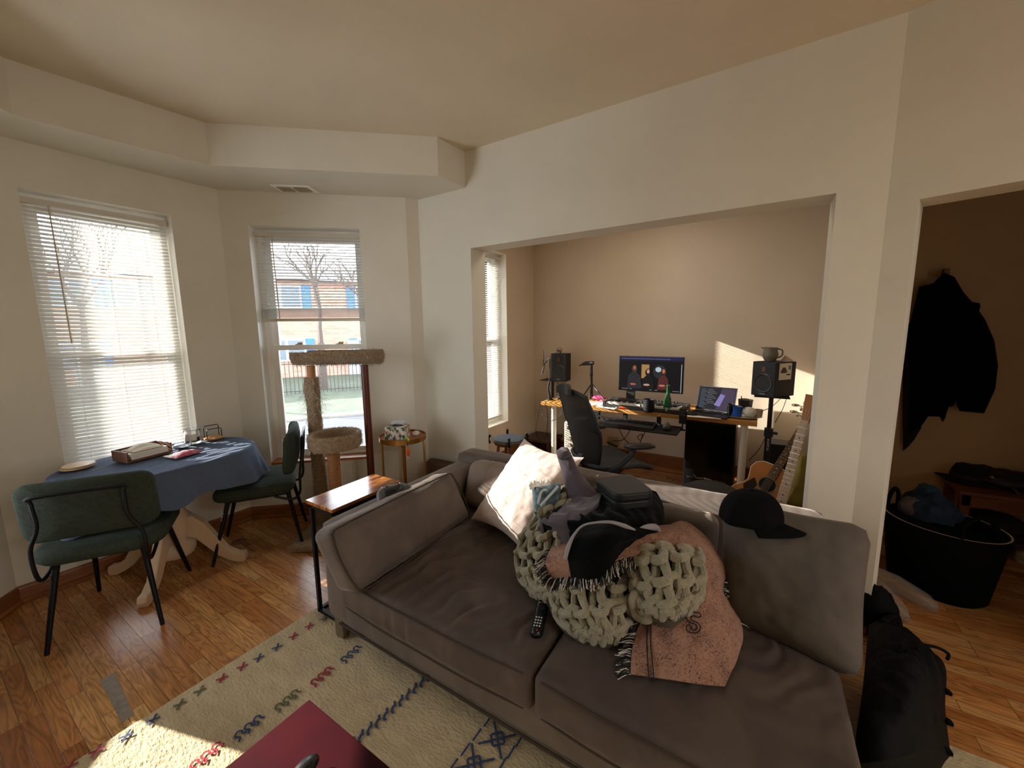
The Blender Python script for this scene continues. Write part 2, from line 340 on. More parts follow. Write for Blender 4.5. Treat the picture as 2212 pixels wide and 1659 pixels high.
# blinds
M_slat = NT('blind_vinyl'); _a = M_slat.n('ShaderNodeBsdfPrincipled', i_Base_Color=lin('#e4e3df'), i_Roughness=.5); _b = M_slat.n('ShaderNodeBsdfTranslucent', i_Color=lin('#efeeea')); _m = M_slat.n('ShaderNodeMixShader', i_0=.07)
M_slat.l(_a.outputs[0], _m.inputs[1]); M_slat.l(_b.outputs[0], _m.inputs[2]); M_slat.l(_m.outputs[0], M_slat.out.inputs[0]); M_slat = M_slat.m
M_cord = mat('blind_cord', '#e8e2d2', .7)
def blind(label, A, d, n, s0, s1, ztop, zbot, tilt, depth=.092, pitch=.023, bunch=0, wand=True, wl_=.85, cords=(.2, .8)):
    A = V((A[0], A[1], 0)); O = A+n*depth; p = lambda s, t, z: O+d*s+n*t+V((0, 0, z))
    r = thing('window_blind', label, 'blind', p((s0+s1)/2, 0, zbot))
    mb = MB(); a = tilt; W = .0125; z = ztop-.05; k = 0
    while z > zbot+.03+bunch:
        jit = (rnd.random()-.5)*.05; vs = []
        for e in (0, 1):
            s_ = s0+.012 if e == 0 else s1-.012
            for j in range(4):
                w = -1+2*j/3; cr = (1-w*w)*.0022
                vs.append(p(s_, W*w*math.cos(a+jit)+cr*math.sin(a), z-W*w*math.sin(a+jit)+cr*math.cos(a)))
        mb.add(vs, [(j, j+1, 5+j, 4+j) for j in range(3)]); z -= pitch; k += 1
    if bunch:
        zz = zbot+.028
        while zz < zbot+.028+bunch: mb.hexa([p(s0+.012, -.0125, zz), p(s1-.012, -.0125, zz), p(s1-.012, .0125, zz), p(s0+.012, .0125, zz)], [p(s0+.012, -.0125, zz+.0018), p(s1-.012, -.0125, zz+.0018), p(s1-.012, .0125, zz+.0018), p(s0+.012, .0125, zz+.0018)]); zz += .0036
    mb.build('slats', M_slat, r, flat=False)
    mb = MB(); mb.hexa([p(s0+.004, -.022, ztop-.03), p(s1-.004, -.022, ztop-.03), p(s1-.004, .015, ztop-.03), p(s0+.004, .015, ztop-.03)], [p(s0+.004, -.022, ztop), p(s1-.004, -.022, ztop), p(s1-.004, .015, ztop), p(s0+.004, .015, ztop)])
    mb.build('head_rail', mat('head_rail', '#c9c1b2', .5), r, bevel=.002, flat=True)
    mb = MB(); mb.hexa([p(s0+.012, -.013, zbot), p(s1-.012, -.013, zbot), p(s1-.012, .013, zbot), p(s0+.012, .013, zbot)], [p(s0+.012, -.013, zbot+.024), p(s1-.012, -.013, zbot+.024), p(s1-.012, .013, zbot+.024), p(s0+.012, .013, zbot+.024)])
    mb.build('bottom_rail', mat('bottom_rail', '#cfc6b4', .5), r, bevel=.004, flat=True)
    mb = MB()
    for c in cords:
        s_ = s0+(s1-s0)*c
        for t in (-.0135, .0135): mb.tube([p(s_, t, ztop-.03), p(s_, t, zbot+.02)], .0009, 4)
    mb.build('ladder_cord', M_cord, r)
    if wand:
        s_ = s0+(s1-s0)*.17; mb = MB(); mb.tube([p(s_, -.03, ztop-.03), p(s_, -.034, ztop-.1), p(s_+.004, -.03, ztop-wl_)], .0036, 8); mb.build('wand', mat('wand_plastic', '#b9ab98', .3), r)
    return r
blind('white slatted blind fully lowered in the window behind the dining table', L0, dL, nL, wl(.505), wl(1.158), 2.27, .50, -.85, wl_=.82, cords=(.19, .5, .8))
blind('white blind raised halfway in the window behind the cat tree', LC, dC, nC, c0, c1, 2.27, 1.59, -.5, bunch=.07, wl_=.66, cords=(.15, .5, .82))
blind('narrow view of a white blind in the office window', (XA, YS), V((1, 0, 0)), V((0, 1, 0)), .56, 3.79-XA, 2.3, .50, -.72)
# ceiling air vent in the soffit
vq = [P(582, 398, ZS), P(668, 401, ZS), P(692, 416, ZS), P(608, 413, ZS)]
r = thing('air_vent', 'white metal air vent set in the lowered ceiling above the bay', 'vent', (vq[0]+vq[2])/2)
mb = MB(); mb.slab(vq, (0, 0, -.006)); mb.build('frame', M_white, r, bevel=.002, flat=True)
e1 = vq[1]-vq[0]; e2 = vq[3]-vq[0]
for (a, b, cm) in ((.10, .45, '#a59a88'), (.52, .88, '#2b2622')):
    mb = MB(); z = V((0, 0, -.0064)); mb.slab([vq[0]+e1*a+e2*.2+z, vq[0]+e1*b+e2*.2+z, vq[0]+e1*b+e2*.8+z, vq[0]+e1*a+e2*.8+z], (0, 0, -.001)); g = mb.build('grille', mat('grille'+cm, cm, .6), r, flat=True)
    mb = MB()
    for k in range(12):
        f = a+(b-a)*(k+.5)/12; z = V((0, 0, -.008)); w = (b-a)/12*.25; mb.slab([vq[0]+e1*(f-w)+e2*.2+z, vq[0]+e1*(f+w)+e2*.2+z, vq[0]+e1*(f+w)+e2*.8+z, vq[0]+e1*(f-w)+e2*.8+z], (0, 0, -.004))
    mb.build('louvre', mat('louvre', '#b3a58e', .5), g, flat=True)
# ================================================================ LIGHT
w = bpy.data.worlds.new('world'); bpy.context.scene.world = w; w.use_nodes = True; nt = w.node_tree; nt.nodes.clear()
wo = nt.nodes.new('ShaderNodeOutputWorld'); bg = nt.nodes.new('ShaderNodeBackground'); sk = nt.nodes.new('ShaderNodeTexSky'); sk.sky_type = 'HOSEK_WILKIE'
SUN = V((-.312, 1, .385)).normalized()
sk.sun_direction = SUN; sk.turbidity = 4; sk.ground_albedo = .35
mxn = nt.nodes.new('ShaderNodeMix'); mxn.data_type = 'RGBA'; mxn.inputs[0].default_value = .8; mxn.inputs[7].default_value = (.93, .97, 1.0, 1)
nt.links.new(sk.outputs[0], mxn.inputs[6]); nt.links.new(mxn.outputs[2], bg.inputs[0]); nt.links.new(bg.outputs[0], wo.inputs[0]); bg.inputs[1].default_value = 14
def sun(name, d, e, ang, col=(1, .93, .82)):
    l = bpy.data.lights.new(name, 'SUN'); l.energy = e; l.angle = ang; l.color = col; o = bpy.data.objects.new(name, l); C.objects.link(o)
    o.rotation_euler = V(d).to_track_quat('-Z', 'Y').to_euler(); o.location = V(d)*-20; return o
sun('sun', (.312, -1, -.385), 33, .0085)
def portal(A, d, n, s0, s1, z0, z1):
    l = bpy.data.lights.new('portal', 'AREA'); l.shape = 'RECTANGLE'; l.size = s1-s0; l.size_y = z1-z0; l.cycles.is_portal = True
    o = bpy.data.objects.new('portal', l); C.objects.link(o); n = V(n); A = V((A[0], A[1], 0)); o.location = A+d*((s0+s1)/2)+n*.26+V((0, 0, (z0+z1)/2))
    o.rotation_euler = (-n).to_track_quat('-Z', 'Y').to_euler()
portal(L0, dL, nL, wl(.505), wl(1.158), WZ0, WZ1); portal(LC, dC, nC, c0, c1, WZ0, WZ1); portal(L0, dB, nB, .22, 1.05, WZ0, WZ1)
portal((XA, YS), V((1, 0, 0)), V((0, 1, 0)), .56, 3.79-XA, .45, 2.33); portal((BL.x-.2, -4.6), V((1, 0, 0)), V((0, -1, 0)), 1.0, 2.4, .9, 2.2)
# fill light added in the unseen back half of the room
l = bpy.data.lights.new('back_fill_light', 'AREA'); l.shape = 'DISK'; l.size = 1.2; l.energy = 58; l.color = (1, .95, .88)
o = bpy.data.objects.new('back_fill_light', l); C.objects.link(o); o.location = (.1, -3.1, ZC-.1)
sc = bpy.context.scene; sc.view_settings.view_transform = 'Standard'; sc.view_settings.look = 'None'; sc.view_settings.gamma = 1; sc.view_settings.exposure = 0; sc.view_settings.use_curve_mapping = False
try: sc.cycles.max_bounces = 10; sc.cycles.diffuse_bounces = 6; sc.cycles.transparent_max_bounces = 16; sc.cycles.sample_clamp_indirect = 6; sc.cycles.caustics_reflective = False; sc.cycles.caustics_refractive = False
except Exception: pass
# ================================================================ OUTSIDE, across the street
ZG = -1.2
M_road = mat('asphalt', '#3c3d43', .9, vary=.2, vs=.6, bump=.2); M_lawn = mat('winter_lawn', '#3b4233', .95, vary=.35, vs=1.5); M_walk = mat('kerb_concrete', '#7d786e', .9)
F1 = V((.55, .835, 0)).normalized(); F2 = V((.835, -.55, 0)).normalized()   # away from us / along the street
def ob(u, v, z): return F1*u+F2*v+V((0, 0, z))
def slabg(name, u0, u1, z0, z1, m): return struct(MB().hexa([ob(u0, -60, z0), ob(u1, -60, z0), ob(u1, 60, z0), ob(u0, 60, z0)], [ob(u0, -60, z1), ob(u1, -60, z1), ob(u1, 60, z1), ob(u0, 60, z1)]).build(name, m, flat=True))
slabg('ground', 4.6, 70, ZG-.3, ZG-.1, M_lawn); slabg('road', 4.8, 13.6, ZG-.12, ZG, M_road); slabg('kerb', 13.6, 14.0, ZG-.12, ZG+.06, M_walk); slabg('lawn', 14.0, 30, ZG-.12, ZG+.03, M_lawn)
def brick():
    N = NT('brick_facade'); b = N.n('ShaderNodeBsdfPrincipled', i_Roughness=.9); N.l(b.outputs[0], N.out.inputs[0]); tc = N.n('ShaderNodeTexCoord'); mp = N.n('ShaderNodeMapping'); mp.inputs['Rotation'].default_value = (PI/2, 0, 0); N.l(tc.outputs['Object'], mp.inputs[0])
    br = N.n('ShaderNodeTexBrick'); N.l(mp.outputs[0], br.inputs[0])
    for k, v in (('Scale', 1), ('Mortar Size', .012), ('Brick Width', .42), ('Row Height', .15), ('Bias', -.2)): br.inputs[k].default_value = v
    br.inputs['Color1'].default_value = lin('#a67c6a'); br.inputs['Color2'].default_value = lin('#8f6757'); br.inputs['Mortar'].default_value = lin('#a08a7c'); N.l(br.outputs[0], b.inputs['Base Color']); return N.m
def house(label, u, v0, v1, wins):
    r = thing('brick_house', label, 'house', ob(u, (v0+v1)/2, ZG))
    MB().hexa([ob(u, v0, ZG), ob(u+8, v0, ZG), ob(u+8, v1, ZG), ob(u, v1, ZG)], [ob(u, v0, 4.7), ob(u+8, v0, 4.7), ob(u+8, v1, 4.7), ob(u, v1, 4.7)]).build('wall', brick(), r, flat=True)
    MB().add([ob(u-.5, v0-.4, 4.55), ob(u-.5, v1+.4, 4.55), ob(u+8.5, v1+.4, 4.55), ob(u+8.5, v0-.4, 4.55), ob(u+4, v0-.4, 5.9), ob(u+4, v1+.4, 5.9)], [(0, 1, 5, 4), (2, 3, 4, 5), (0, 4, 3), (1, 2, 5), (3, 2, 1, 0)]).build('roof', mat('slate_roof', '#6c6d76', .9, vary=.2, vs=3), r, flat=True)
    MW = mat('house_white_trim', '#e8e8e8', .6); MG = mat('house_glass', '#55606b', .2); MS = mat('blue_shutter', '#3565b5', .6)
    for (v, za, zb, wd) in wins:
        f = MB().hexa([ob(u-.08, v-wd/2, za), ob(u, v-wd/2, za), ob(u, v+wd/2, za), ob(u-.08, v+wd/2, za)], [ob(u-.08, v-wd/2, zb), ob(u, v-wd/2, zb), ob(u, v+wd/2, zb), ob(u-.08, v+wd/2, zb)]).build('window', MW, r, flat=True)
        mb = MB()
        for s in (-1, 1):
            a, b = sorted((v+s*.07, v+s*(wd/2-.09))); mb.hexa([ob(u-.1, a, za+.1), ob(u-.07, a, za+.1), ob(u-.07, b, za+.1), ob(u-.1, b, za+.1)], [ob(u-.1, a, zb-.1), ob(u-.07, a, zb-.1), ob(u-.07, b, zb-.1), ob(u-.1, b, zb-.1)])
        mb.build('glass', MG, f, flat=True)
        for s in (-1, 1):
            a, b = sorted((v+s*(wd/2+.02), v+s*(wd/2+.5))); MB().hexa([ob(u-.07, a, za), ob(u, a, za), ob(u, b, za), ob(u-.07, b, za)], [ob(u-.07, a, zb), ob(u, a, zb), ob(u, b, zb), ob(u-.07, b, zb)]).build('shutter', MS, r, bevel=.02, flat=True)
    v = (v0+v1)/2+.7; MB().hexa([ob(u-.09, v-.6, ZG), ob(u, v-.6, ZG), ob(u, v+.6, ZG), ob(u-.09, v+.6, ZG)], [ob(u-.09, v-.6, 1.0), ob(u, v-.6, 1.0), ob(u, v+.6, 1.0), ob(u-.09, v+.6, 1.0)]).build('door', mat('house_door', '#8a8d92', .5), r, flat=True)
    MB().tube([ob(u-.1, v+2.4, ZG), ob(u-.1, v+2.4, 5)], .06, 8).build('downpipe', mat('pipe', '#54504c', .6), r)
    return r
dv = lambda px, py: (lambda q: (q.dot(F1), q.dot(F2)))(P(px, py, ZG))
def hv(px, u):   # street coordinate v of a picture column on the facade
    d = ray(px, 715); t = u/(d.dot(F1)); return (d*t).dot(F2)
UH = 27.0
vv = [hv(625, UH), hv(775, UH), hv(250, UH)]
house('brick house with blue shutters seen through the window behind the cat tree', UH, hv(590, UH)-.6, hv(900, UH), [(hv(617, UH), -.2, 1.15, 2.0), (hv(612, UH), 2.9, 4.3, 2.2), (hv(783, UH)+.3, .1, 1.1, 1.3), (hv(775, UH)+.6, 2.9, 4.3, 1.4)])
house('brick house seen through the lowered blind behind the dining table', UH+.5, hv(-250, UH), hv(430, UH), [(hv(150, UH), -.2, 1.1, 1.6), (hv(300, UH), 2.9, 4.3, 1.8), (hv(150, UH), 2.9, 4.3, 1.8)])
fu = 19.5; fa, fb = hv(560, fu), hv(900, fu)
r = thing('iron_fence', 'dark iron picket fence on the lawn across the street', 'fence', ob(fu, (fa+fb)/2, ZG))
mb = MB()
for z in (ZG+.15, ZG+1.35): mb.tube([ob(fu, fa, z), ob(fu, fb, z)], .02, 6)
mb.build('rail', mat('iron', '#33302f', .6), r)
mb = MB(); v = fa
while v < fb: mb.tube([ob(fu, v, ZG), ob(fu, v, ZG+1.5)], .016, 5); v += .16
mb.build('pickets', mat('iron', '#33302f', .6), r)
def branch(mb, p, d, L, r, dep, R):
    q = p+d*L; mb.tube([p, p+d*L*.5+V((R.uniform(-.05, .05), R.uniform(-.05, .05), 0))*L, q], [r, r*.85, r*.65], 5)
    if dep:
        for _ in range(3 if dep > 2 else 2):
            nd = (d+V((R.uniform(-.8, .8), R.uniform(-.8, .8), R.uniform(-.15, .6)))).normalized(); branch(mb, q, nd, L*R.uniform(.6, .85), r*.62, dep-1, R)
for (px, u, sd, lb) in ((690, 20.5, 3, 'bare winter tree in front of the roof, through the cat tree window'), (805, 20.8, 9, 'bare winter tree at the right edge of the cat tree window'), (170, 20.5, 5, 'bare winter tree behind the lowered blind')):
    R = random.Random(sd); b = ob(u, hv(px, u), ZG); t = thing('bare_tree', lb, 'tree', b, 'bare trees across the street'); mb = MB(); mb.tube([b, b+V((.1, .1, 2.2))], [.2, .15], 8); mb.build('trunk', mat('bark', '#4b413b', .9), t)
    mb = MB(); branch(mb, b+V((.1, .1, 2.15)), V((.05, 0, 1)).normalized(), 1.6, .13, 5, R); mb.build('branches', mat('bark', '#4b413b', .9), t)

tb0 = V((.44-.312*8.5, 3.45+8.5, ZG)); struct(MB().tube([tb0, tb0+V((0, 0, 4)), tb0+V((.1, 0, 9))], [.30, .28, .24], 16).build('shade_trunk', mat('bark', '#4b413b', .9)))  # unseen trunk, added to keep the sun off part of the table

l = bpy.data.lights.new('office_fill_light', 'AREA'); l.shape = 'DISK'; l.size = .8; l.energy = 11; l.color = (1, .9, .76)  # fill light added to brighten the office walls, no known lamp
o = bpy.data.objects.new('office_fill_light', l); C.objects.link(o); o.location = (3.3, .9, ZC-.08)

for k, (x, y, r_) in enumerate(((.1, -3.1, .66), (3.3, .9, .46))):  # rims of made-up fixtures around the two added fill lights
    struct(MB().lathe((x, y, ZC-.075), [(r_-.03, 0), (r_, 0), (r_, .075), (0, .075), (0, .05), (r_-.03, .05)], 40, cap=False).build('trim_%d' % (4+k), M_white, flat=True))
# ================================================================ LIVING ROOM FURNITURE
M_blk = mat('black_metal', '#17171a', .45, .6); M_green = mat('green_boucle', '#3a4037', 1, vary=.2, vs=60, bump=.5, bs=220, spec=.1)
def rrect(w, h, r, n=6):
    out = []
    for (cx_, cy_, a0) in ((w/2-r, h/2-r, 0), (-w/2+r, h/2-r, 90), (-w/2+r, -h/2+r, 180), (w/2-r, -h/2+r, 270)):
        for k in range(n+1): a = math.radians(a0+90*k/n); out.append((cx_+r*math.cos(a), cy_+r*math.sin(a)))
    return out
def padded(mb, f, w, h, t, r=.07, puff=.5):
    """upholstered pad: outline rrect w x h in (x,y), thickness t along z, mapped through f"""
    rings = []; prof = [(-1, 1-.0), (-.8, .995), (0, 1.0), (.8, .995), (1, 1)]
    out = rrect(w, h, r, 8); n = len(out); vs = []; fs = []
    lay = [(-t/2, .0), (-t/2, .5), (-t/2, .86), (-t*.46, .94), (-t*.3, .985), (0, 1), (t*.3, .985), (t*.46, .94), (t/2, .86), (t/2, .5), (t/2, 0)]
    for z, s in lay:
        zz = z*(1+puff*.25*(1-s))
        for (x, y) in out: vs.append(f(V((x*s, y*s, zz))))
    for i in range(len(lay)-1):
        for j in range(n): fs.append((i*n+j, i*n+(j+1) % n, (i+1)*n+(j+1) % n, (i+1)*n+j))
    mb.add(vs, fs)
def dining_chair(label):
    t = thing('dining_chair', label, 'chair', (0, 0, 0), 'green upholstered dining chairs', world=False)
    mb = MB(); padded(mb, lambda p: V((p.x*(1-.06*(p.y > 0)), p.y, .445+p.z+.012*(abs(p.x)/.25)**2+(.0 if p.y < .1 else -.05*(p.y-.1)))), .50, .47, .075, .1); mb.build('seat', M_green, t)
    def bk(p): x = p.x; z = p.y; y = p.z; c = .055*(x/.25)**2; return V((x, -.245-.09*(z+.13)+y+c, .685+z))
    mb = MB(); padded(mb, bk, .50, .29, .05, .06); mb.build('backrest', M_green, t)
    mb = MB()   # bent tube loop that carries the backrest
    lp = []
    for sx, z, y in ((-1, .40, -.13), (-1, .36, -.235), (-1, .40, -.285), (-1, .53, -.283), (-1, .64, -.292), (-1, .755, -.302), (-.9, .785, -.305), (.9, .785, -.305), (1, .755, -.302), (1, .64, -.292), (1, .53, -.283), (1, .40, -.285), (1, .36, -.235), (1, .40, -.13)):
        w = .155 if z > .6 else .195; lp.append((sx*w, y-(.012 if z > .5 else 0)+.03*(abs(sx)*w/.25)**2, z))
    mb.tube(lp, .0085, 8, sub=5); mb.build('back_frame', M_blk, t)
    for sx in (-1, 1):
        for sy in (-1, 1):
            mb = MB(); mb.cyl((sx*.16, sy*.17-.02, .415), (sx*.213, sy*.262, 0), .0145, .0095, 12); mb.build('leg', M_blk, t)
    mb = MB()
    for sx in (-1, 1): mb.cbox((sx*.165, -.02, .40), (.02, .38, .015))
    mb.cbox((0, .1, .40), (.34, .02, .015)); mb.cbox((0, -.15, .40), (.34, .02, .015)); mb.build('seat_frame', M_blk, t)
    return t
ch = dining_chair('green dining chair nearest the camera, seen from behind at the round table')
c2 = copy_tree(ch); ch.location = (.565, 2.884, 0); ch.rotation_euler.z = math.radians(-31.3)
c2.location = (1.313, 2.953, 0); c2.rotation_euler.z = math.radians(57.1); c2['label'] = 'green dining chair beside the cat tree, its seat facing the round table'
# ---- pedestal table
TC = V((.86, 3.09, 0)); TA, TB = .47, .335
M_pale = mat('whitewashed_wood', '#c9ac8c', .6, vary=.15, vs=10, stretch=(1, 1, .3))
t = thing('dining_table', 'pale wooden pedestal table with curved feet under the blue tablecloth', 'table', TC)
MB().lathe(TC+V((0, 0, .715)), [(.0, 0), (.3, 0), (.3, .022), (0, .022)], 40).build('tabletop', M_pale, t).scale = (1.15, 1.05, 1)
MB().lathe(TC, [(.0, .10), (.085, .10), (.10, .13), (.10, .17), (.07, .2), (.085, .28), (.09, .34), (.05, .42), (.045, .56), (.07, .62), (.14, .70), (.14, .715), (0, .715)], 28).build('pedestal', M_pale, t)
for a in (228, 315, 45, 130):
    g = math.radians(a); d = V((math.cos(g), math.sin(g), 0)); s_ = V((-d.y, d.x, 0))*.024
    up = [(.06, .35), (.11, .352), (.17, .30), (.23, .2), (.29, .10), (.345, .065), (.385, .062), (.395, .03), (.385, 0)]
    lo = [(.345, 0), (.30, .02), (.24, .06), (.18, .13), (.12, .2), (.06, .22)]
    MB().slab([TC+d*x+V((0, 0, z))-s_ for x, z in up+lo], s_*2).build('leg', M_pale, t, bevel=.006, flat=True)
def cloth_tc(u, v):
    a = u*2*PI; ca, sa = math.cos(a), math.sin(a); n = abs(ca)**2.3+abs(sa)**2.3; q = n**(-1/2.3)
    if v < .6:
        s = v/.6; x, y = ca*q*TA*s, sa*q*TB*s
        w = .006*fbm((x*3+y*2, y*9-x*5, 1), 1.2)+.007*max(0, math.sin((y*.86-x*.5)*38+fbm((x, y, 4), 3)*2.5))**3*s
        return V((TC.x+x, TC.y+y, .742+max(0, w)))
    s = (v-.6)/.4; fold = math.sin(a*11+math.sin(a*3)*2)*.5+math.sin(a*19+1)*.25
    fl = (.012+.055*s+.034*s*fold); x, y = ca*(q*TA+fl), sa*(q*TB+fl)
    y = min(y, 3.435-TC.y-.004*s)
    dr = .2+.03*math.sin(a*2+1)+.015*math.sin(a*11+math.sin(a*3)*2)
    return V((TC.x+x, TC.y+y, .742-.012*(1-(1-min(1, s*6))**2)-dr*s))
M_cloth = mat('blue_linen', '#515b6e', .9, vary=.1, vs=90, bump=.25, bs=400, spec=.15)
o = MB().grid(cloth_tc, 160, 60, cu=True).build('tablecloth', M_cloth, ang=80); tag(o, 'slate blue tablecloth draped over the pedestal table', 'tablecloth')
# ---- things on the table
TZ = .752
b0, b1 = P(290, 965, TZ), P(382, 952, TZ)
def box_frame(c, ux, uy, w, d, h, th): pass
cc = V((.79, 3.19, TZ)); ang = math.radians(12); ux = V((math.cos(ang), math.sin(ang), 0)); uy = V((-ux.y, ux.x, 0)); Z = V((0, 0, 1))
def obb(mb, c, ux, uy, w, d, z0, z1):
    q = [c+ux*(sx*w/2)+uy*(sy*d/2) for sx, sy in ((-1, -1), (1, -1), (1, 1), (-1, 1))]
    return mb.hexa([p+Z*z0 for p in q], [p+Z*z1 for p in q])
M_walnut = mat('walnut_tray', '#7d4c2e', .5, vary=.5, vs=6, stretch=(1, 8, 1)); M_paper = mat('white_paper', '#e6e0d4', .8)
t = thing('napkin_tray', 'striped wooden tray holding paper napkins on the blue tablecloth', 'tray', cc)
mb = MB(); obb(mb, cc, ux, uy, .23, .15, 0, .01)
mb.build('base', M_walnut, t, flat=True)
for (dx, dy, w, d, h) in ((-.112, 0, .008, .15, .065), (.112, 0, .008, .15, .065), (0, .072, .23, .008, .065)):
    obb(MB(), cc+ux*dx+uy*dy, ux, uy, w, d, .0, h).build('side', M_walnut, t, bevel=.002, flat=True)
t2 = thing('paper_napkins', 'stack of white paper napkins inside the wooden tray', 'napkins', cc+Z*.012)
mb = MB()
for k in range(9): obb(mb, cc-uy*.01+ux*rnd.uniform(-.004, .004), ux, uy, .19, .12, .012+k*.004, .0152+k*.004)
mb.build('stack', M_paper, t2, flat=True)
mb = MB().grid(lambda u, v: cc+ux*(-.03+.16*(u-.3))+uy*(.12*(v-.5))+Z*(.052+.03*math.sin(u*PI)*math.sin(v*PI)+.004*math.sin(v*20)), 12, 20); mb.build('top_napkin', M_paper, t2, solid=.002)
# black wire holder with round wooden base
hc = P(455, 940, TZ); hc = V((1.2, 3.29, TZ))
t = thing('napkin_holder', 'black wire holder with a wooden base at the far edge of the tablecloth', 'holder', hc)
MB().lathe(hc, [(0, 0), (.055, 0), (.057, .006), (.055, .012), (0, .012)], 32).build('base', mat('beech', '#b98450', .5), t)
mb = MB()
for s in (-1, 1):
    q = [hc+V((-.045, s*.022, .01)), hc+V((-.045, s*.022, .075+.01*s)), hc+V((-.038, s*.022, .085+.01*s)), hc+V((.038, s*.022, .085+.01*s)), hc+V((.045, s*.022, .075+.01*s)), hc+V((.045, s*.022, .01))]
    mb.tube(q, .0028, 8)
mb.build('wire', M_blk, t)
M_gl = mat('clear_glass', '#ffffff', .02, trans=1, ior=1.45)
jc = V((1.075, 3.28, TZ)); t = thing('candle_jar', 'clear glass candle jar with a pale label beside the wire holder', 'jar', jc)
MB().lathe(jc, [(.0, .0), (.044, 0), (.047, .008), (.047, .095), (.044, .098), (.042, .09), (.042, .014), (0, .014)], 32, cap=False).build('glass', M_gl, t)
MB().lathe(jc, [(0, .014), (.041, .014), (.041, .045), (0, .045)], 28).build('wax', mat('wax', '#cfc3ae', .6), t)
MB().add([jc+V((.0475*math.cos(a), .0475*math.sin(a), z)) for a in [math.radians(200+i*10) for i in range(9)] for z in (.025, .07)], [(2*i, 2*i+2, 2*i+3, 2*i+1) for i in range(8)]).build('label', mat('jar_label', '#ddd5c6', .7), t)
dc = V((.985, 3.2, TZ)); t = tag(MB().lathe(dc, [(0, 0), (.035, 0), (.05, .012), (.055, .03), (.052, .031), (.046, .014), (.032, .006), (0, .006)], 32, cap=False).build('glass_dish', M_gl), 'small clear glass dish between the napkin tray and the candle jar', 'dish')
sc_ = V((.93, 3.02, TZ)); a = math.radians(15); sx_ = V((math.cos(a), math.sin(a), 0)); sy_ = V((-sx_.y, sx_.x, 0))
t = thing('snack_pouch', 'pink and cream snack pouch lying on the tablecloth', 'pouch', sc_)
def pouch(u, v): x = (u-.5)*.16; y = (v-.5)*.13; return sc_+sx_*(x*(1-.12*(v)))+sy_*y+Z*(.004+.026*math.sin(PI*u)**.6*math.sin(PI*v)**.7*(1.25-v)+.002*math.sin(u*23))
mb = MB(); mb.grid(pouch, 18, 16); mb.grid(lambda u, v: V((*pouch(1-u, v).xy, TZ+.001)), 18, 16)
o = mb.build('bag', [mat('pouch_cream', '#d9cdbb', .4), mat('pouch_pink', '#a8505e', .35)], t)
for p in o.data.polygons:
    if (sy_.dot(p.center) < -.02): p.material_index = 1
mb = MB(); mb.grid(lambda u, v: pouch(.2+.6*u, .55+.25*v)+Z*.0012, 8, 4); mb.build('print', mat('pouch_print', '#7d5a5e', .5), t)
wc = V((.52, 3.26, TZ)); t = thing('wooden_coasters', 'round pale wooden coasters at the left end of the tablecloth', 'coaster', wc)
for k in range(2): MB().lathe(wc+V((.008*k, .004*k, .009*k)), [(0, 0), (.066, 0), (.068, .003), (.066, .0075), (0, .0075)], 36).build('coaster', mat('pale_beech', '#cdb08a', .5), t)
for (px, py, lb) in ((470, 1178, 'felt disc on the floor left of the other one, under the far chair'), (516, 1170, 'felt disc lying on the floor in front of the far chair leg')):
    tag(MB().lathe(P(px, py), [(0, 0), (.045, 0), (.046, .003), (.043, .005), (0, .005)], 28).build('floor_coaster', mat('floor_disc', '#7a4f33', .7)), lb, 'coaster')
# ---- cat tree
def fuzz(mb, pts, L, w, R):
    for p, n in pts:
        a = V((R.gauss(0, 1), R.gauss(0, 1), R.gauss(0, 1))).normalized(); d = (n*.8+a*.9).normalized(); s = d.cross(a).normalized()*w; l = L*R.uniform(.5, 1.3)
        mid = p+d*l*.55; tip = p+d*l*.8+(a+V((0, 0, -.6)))*l*.45; mb.add([p-s, p+s, mid+s*.7, mid-s*.7, tip], [(0, 1, 2, 3), (3, 2, 4)])
M_plush = mat('tan_carpet', '#9c8468', 1, vary=.35, vs=70, bump=.8, bs=130, sheen=.2); M_tuft = mat('carpet_tufts', '#b39c7e', 1, vary=.4, vs=40)
oA, oB = LC-nC*.24, CE-nC*.24
Lp = plane(680, 900, oA, oB); Rp = plane(794, 900, oA-nC*.04, oB-nC*.04); Lp.z = Rp.z = 0
R = random.Random(4)
zt = vz(672, 790, Lp)
t = thing('cat_tree', 'tall tan carpeted cat tree with a red post in front of the window', 'cat tree', (Lp+Rp)/2)
du = (Rp-Lp).normalized(); dvv = V((-du.y, du.x, 0))
if dvv.dot(nC) < 0: dvv = -dvv
bc = (Lp+Rp)/2-dvv*.13
mb = MB(); q = [bc+du*a+dvv*b for a, b in ((-.27, -.26), (.3, -.26), (.3, .2), (-.27, .2))]; mb.hexa(q, [p+Z*.045 for p in q]); mb.build('base', M_plush, t, bevel=.015)
mb = MB(); fuzz(mb, [(bc+du*R.uniform(-.28, .3)+dvv*R.uniform(-.27, .2)+Z*.044, Z) for _ in range(2600)], .018, .0012, R); mb.build('base_pile', M_tuft, t)
def post(c, z0, z1, r, nm, m, n=20, lump=0):
    mb = MB()
    def f(u, v): z = z0+(z1-z0)*v; rr = r*(1+lump*(.15*fbm((math.cos(u*6.28)*2, math.sin(u*6.28)*2, z*9))+.35*math.exp(-((z-(zt-.16))/.06)**2)*max(0, math.cos(u*2*PI-3.6)))); return c+V((rr*math.cos(u*2*PI), rr*math.sin(u*2*PI), z))
    mb.grid(f, n, 30, cu=True); return mb.build(nm, m, t)
post(Lp, zt-.11, zt, .03, 'bare_post', mat('cardboard_tube', '#b07d54', .7)); post(Lp, .045, zt-.09, .048, 'carpet_post', M_plush, 24, 1)
mb = MB(); pts = []
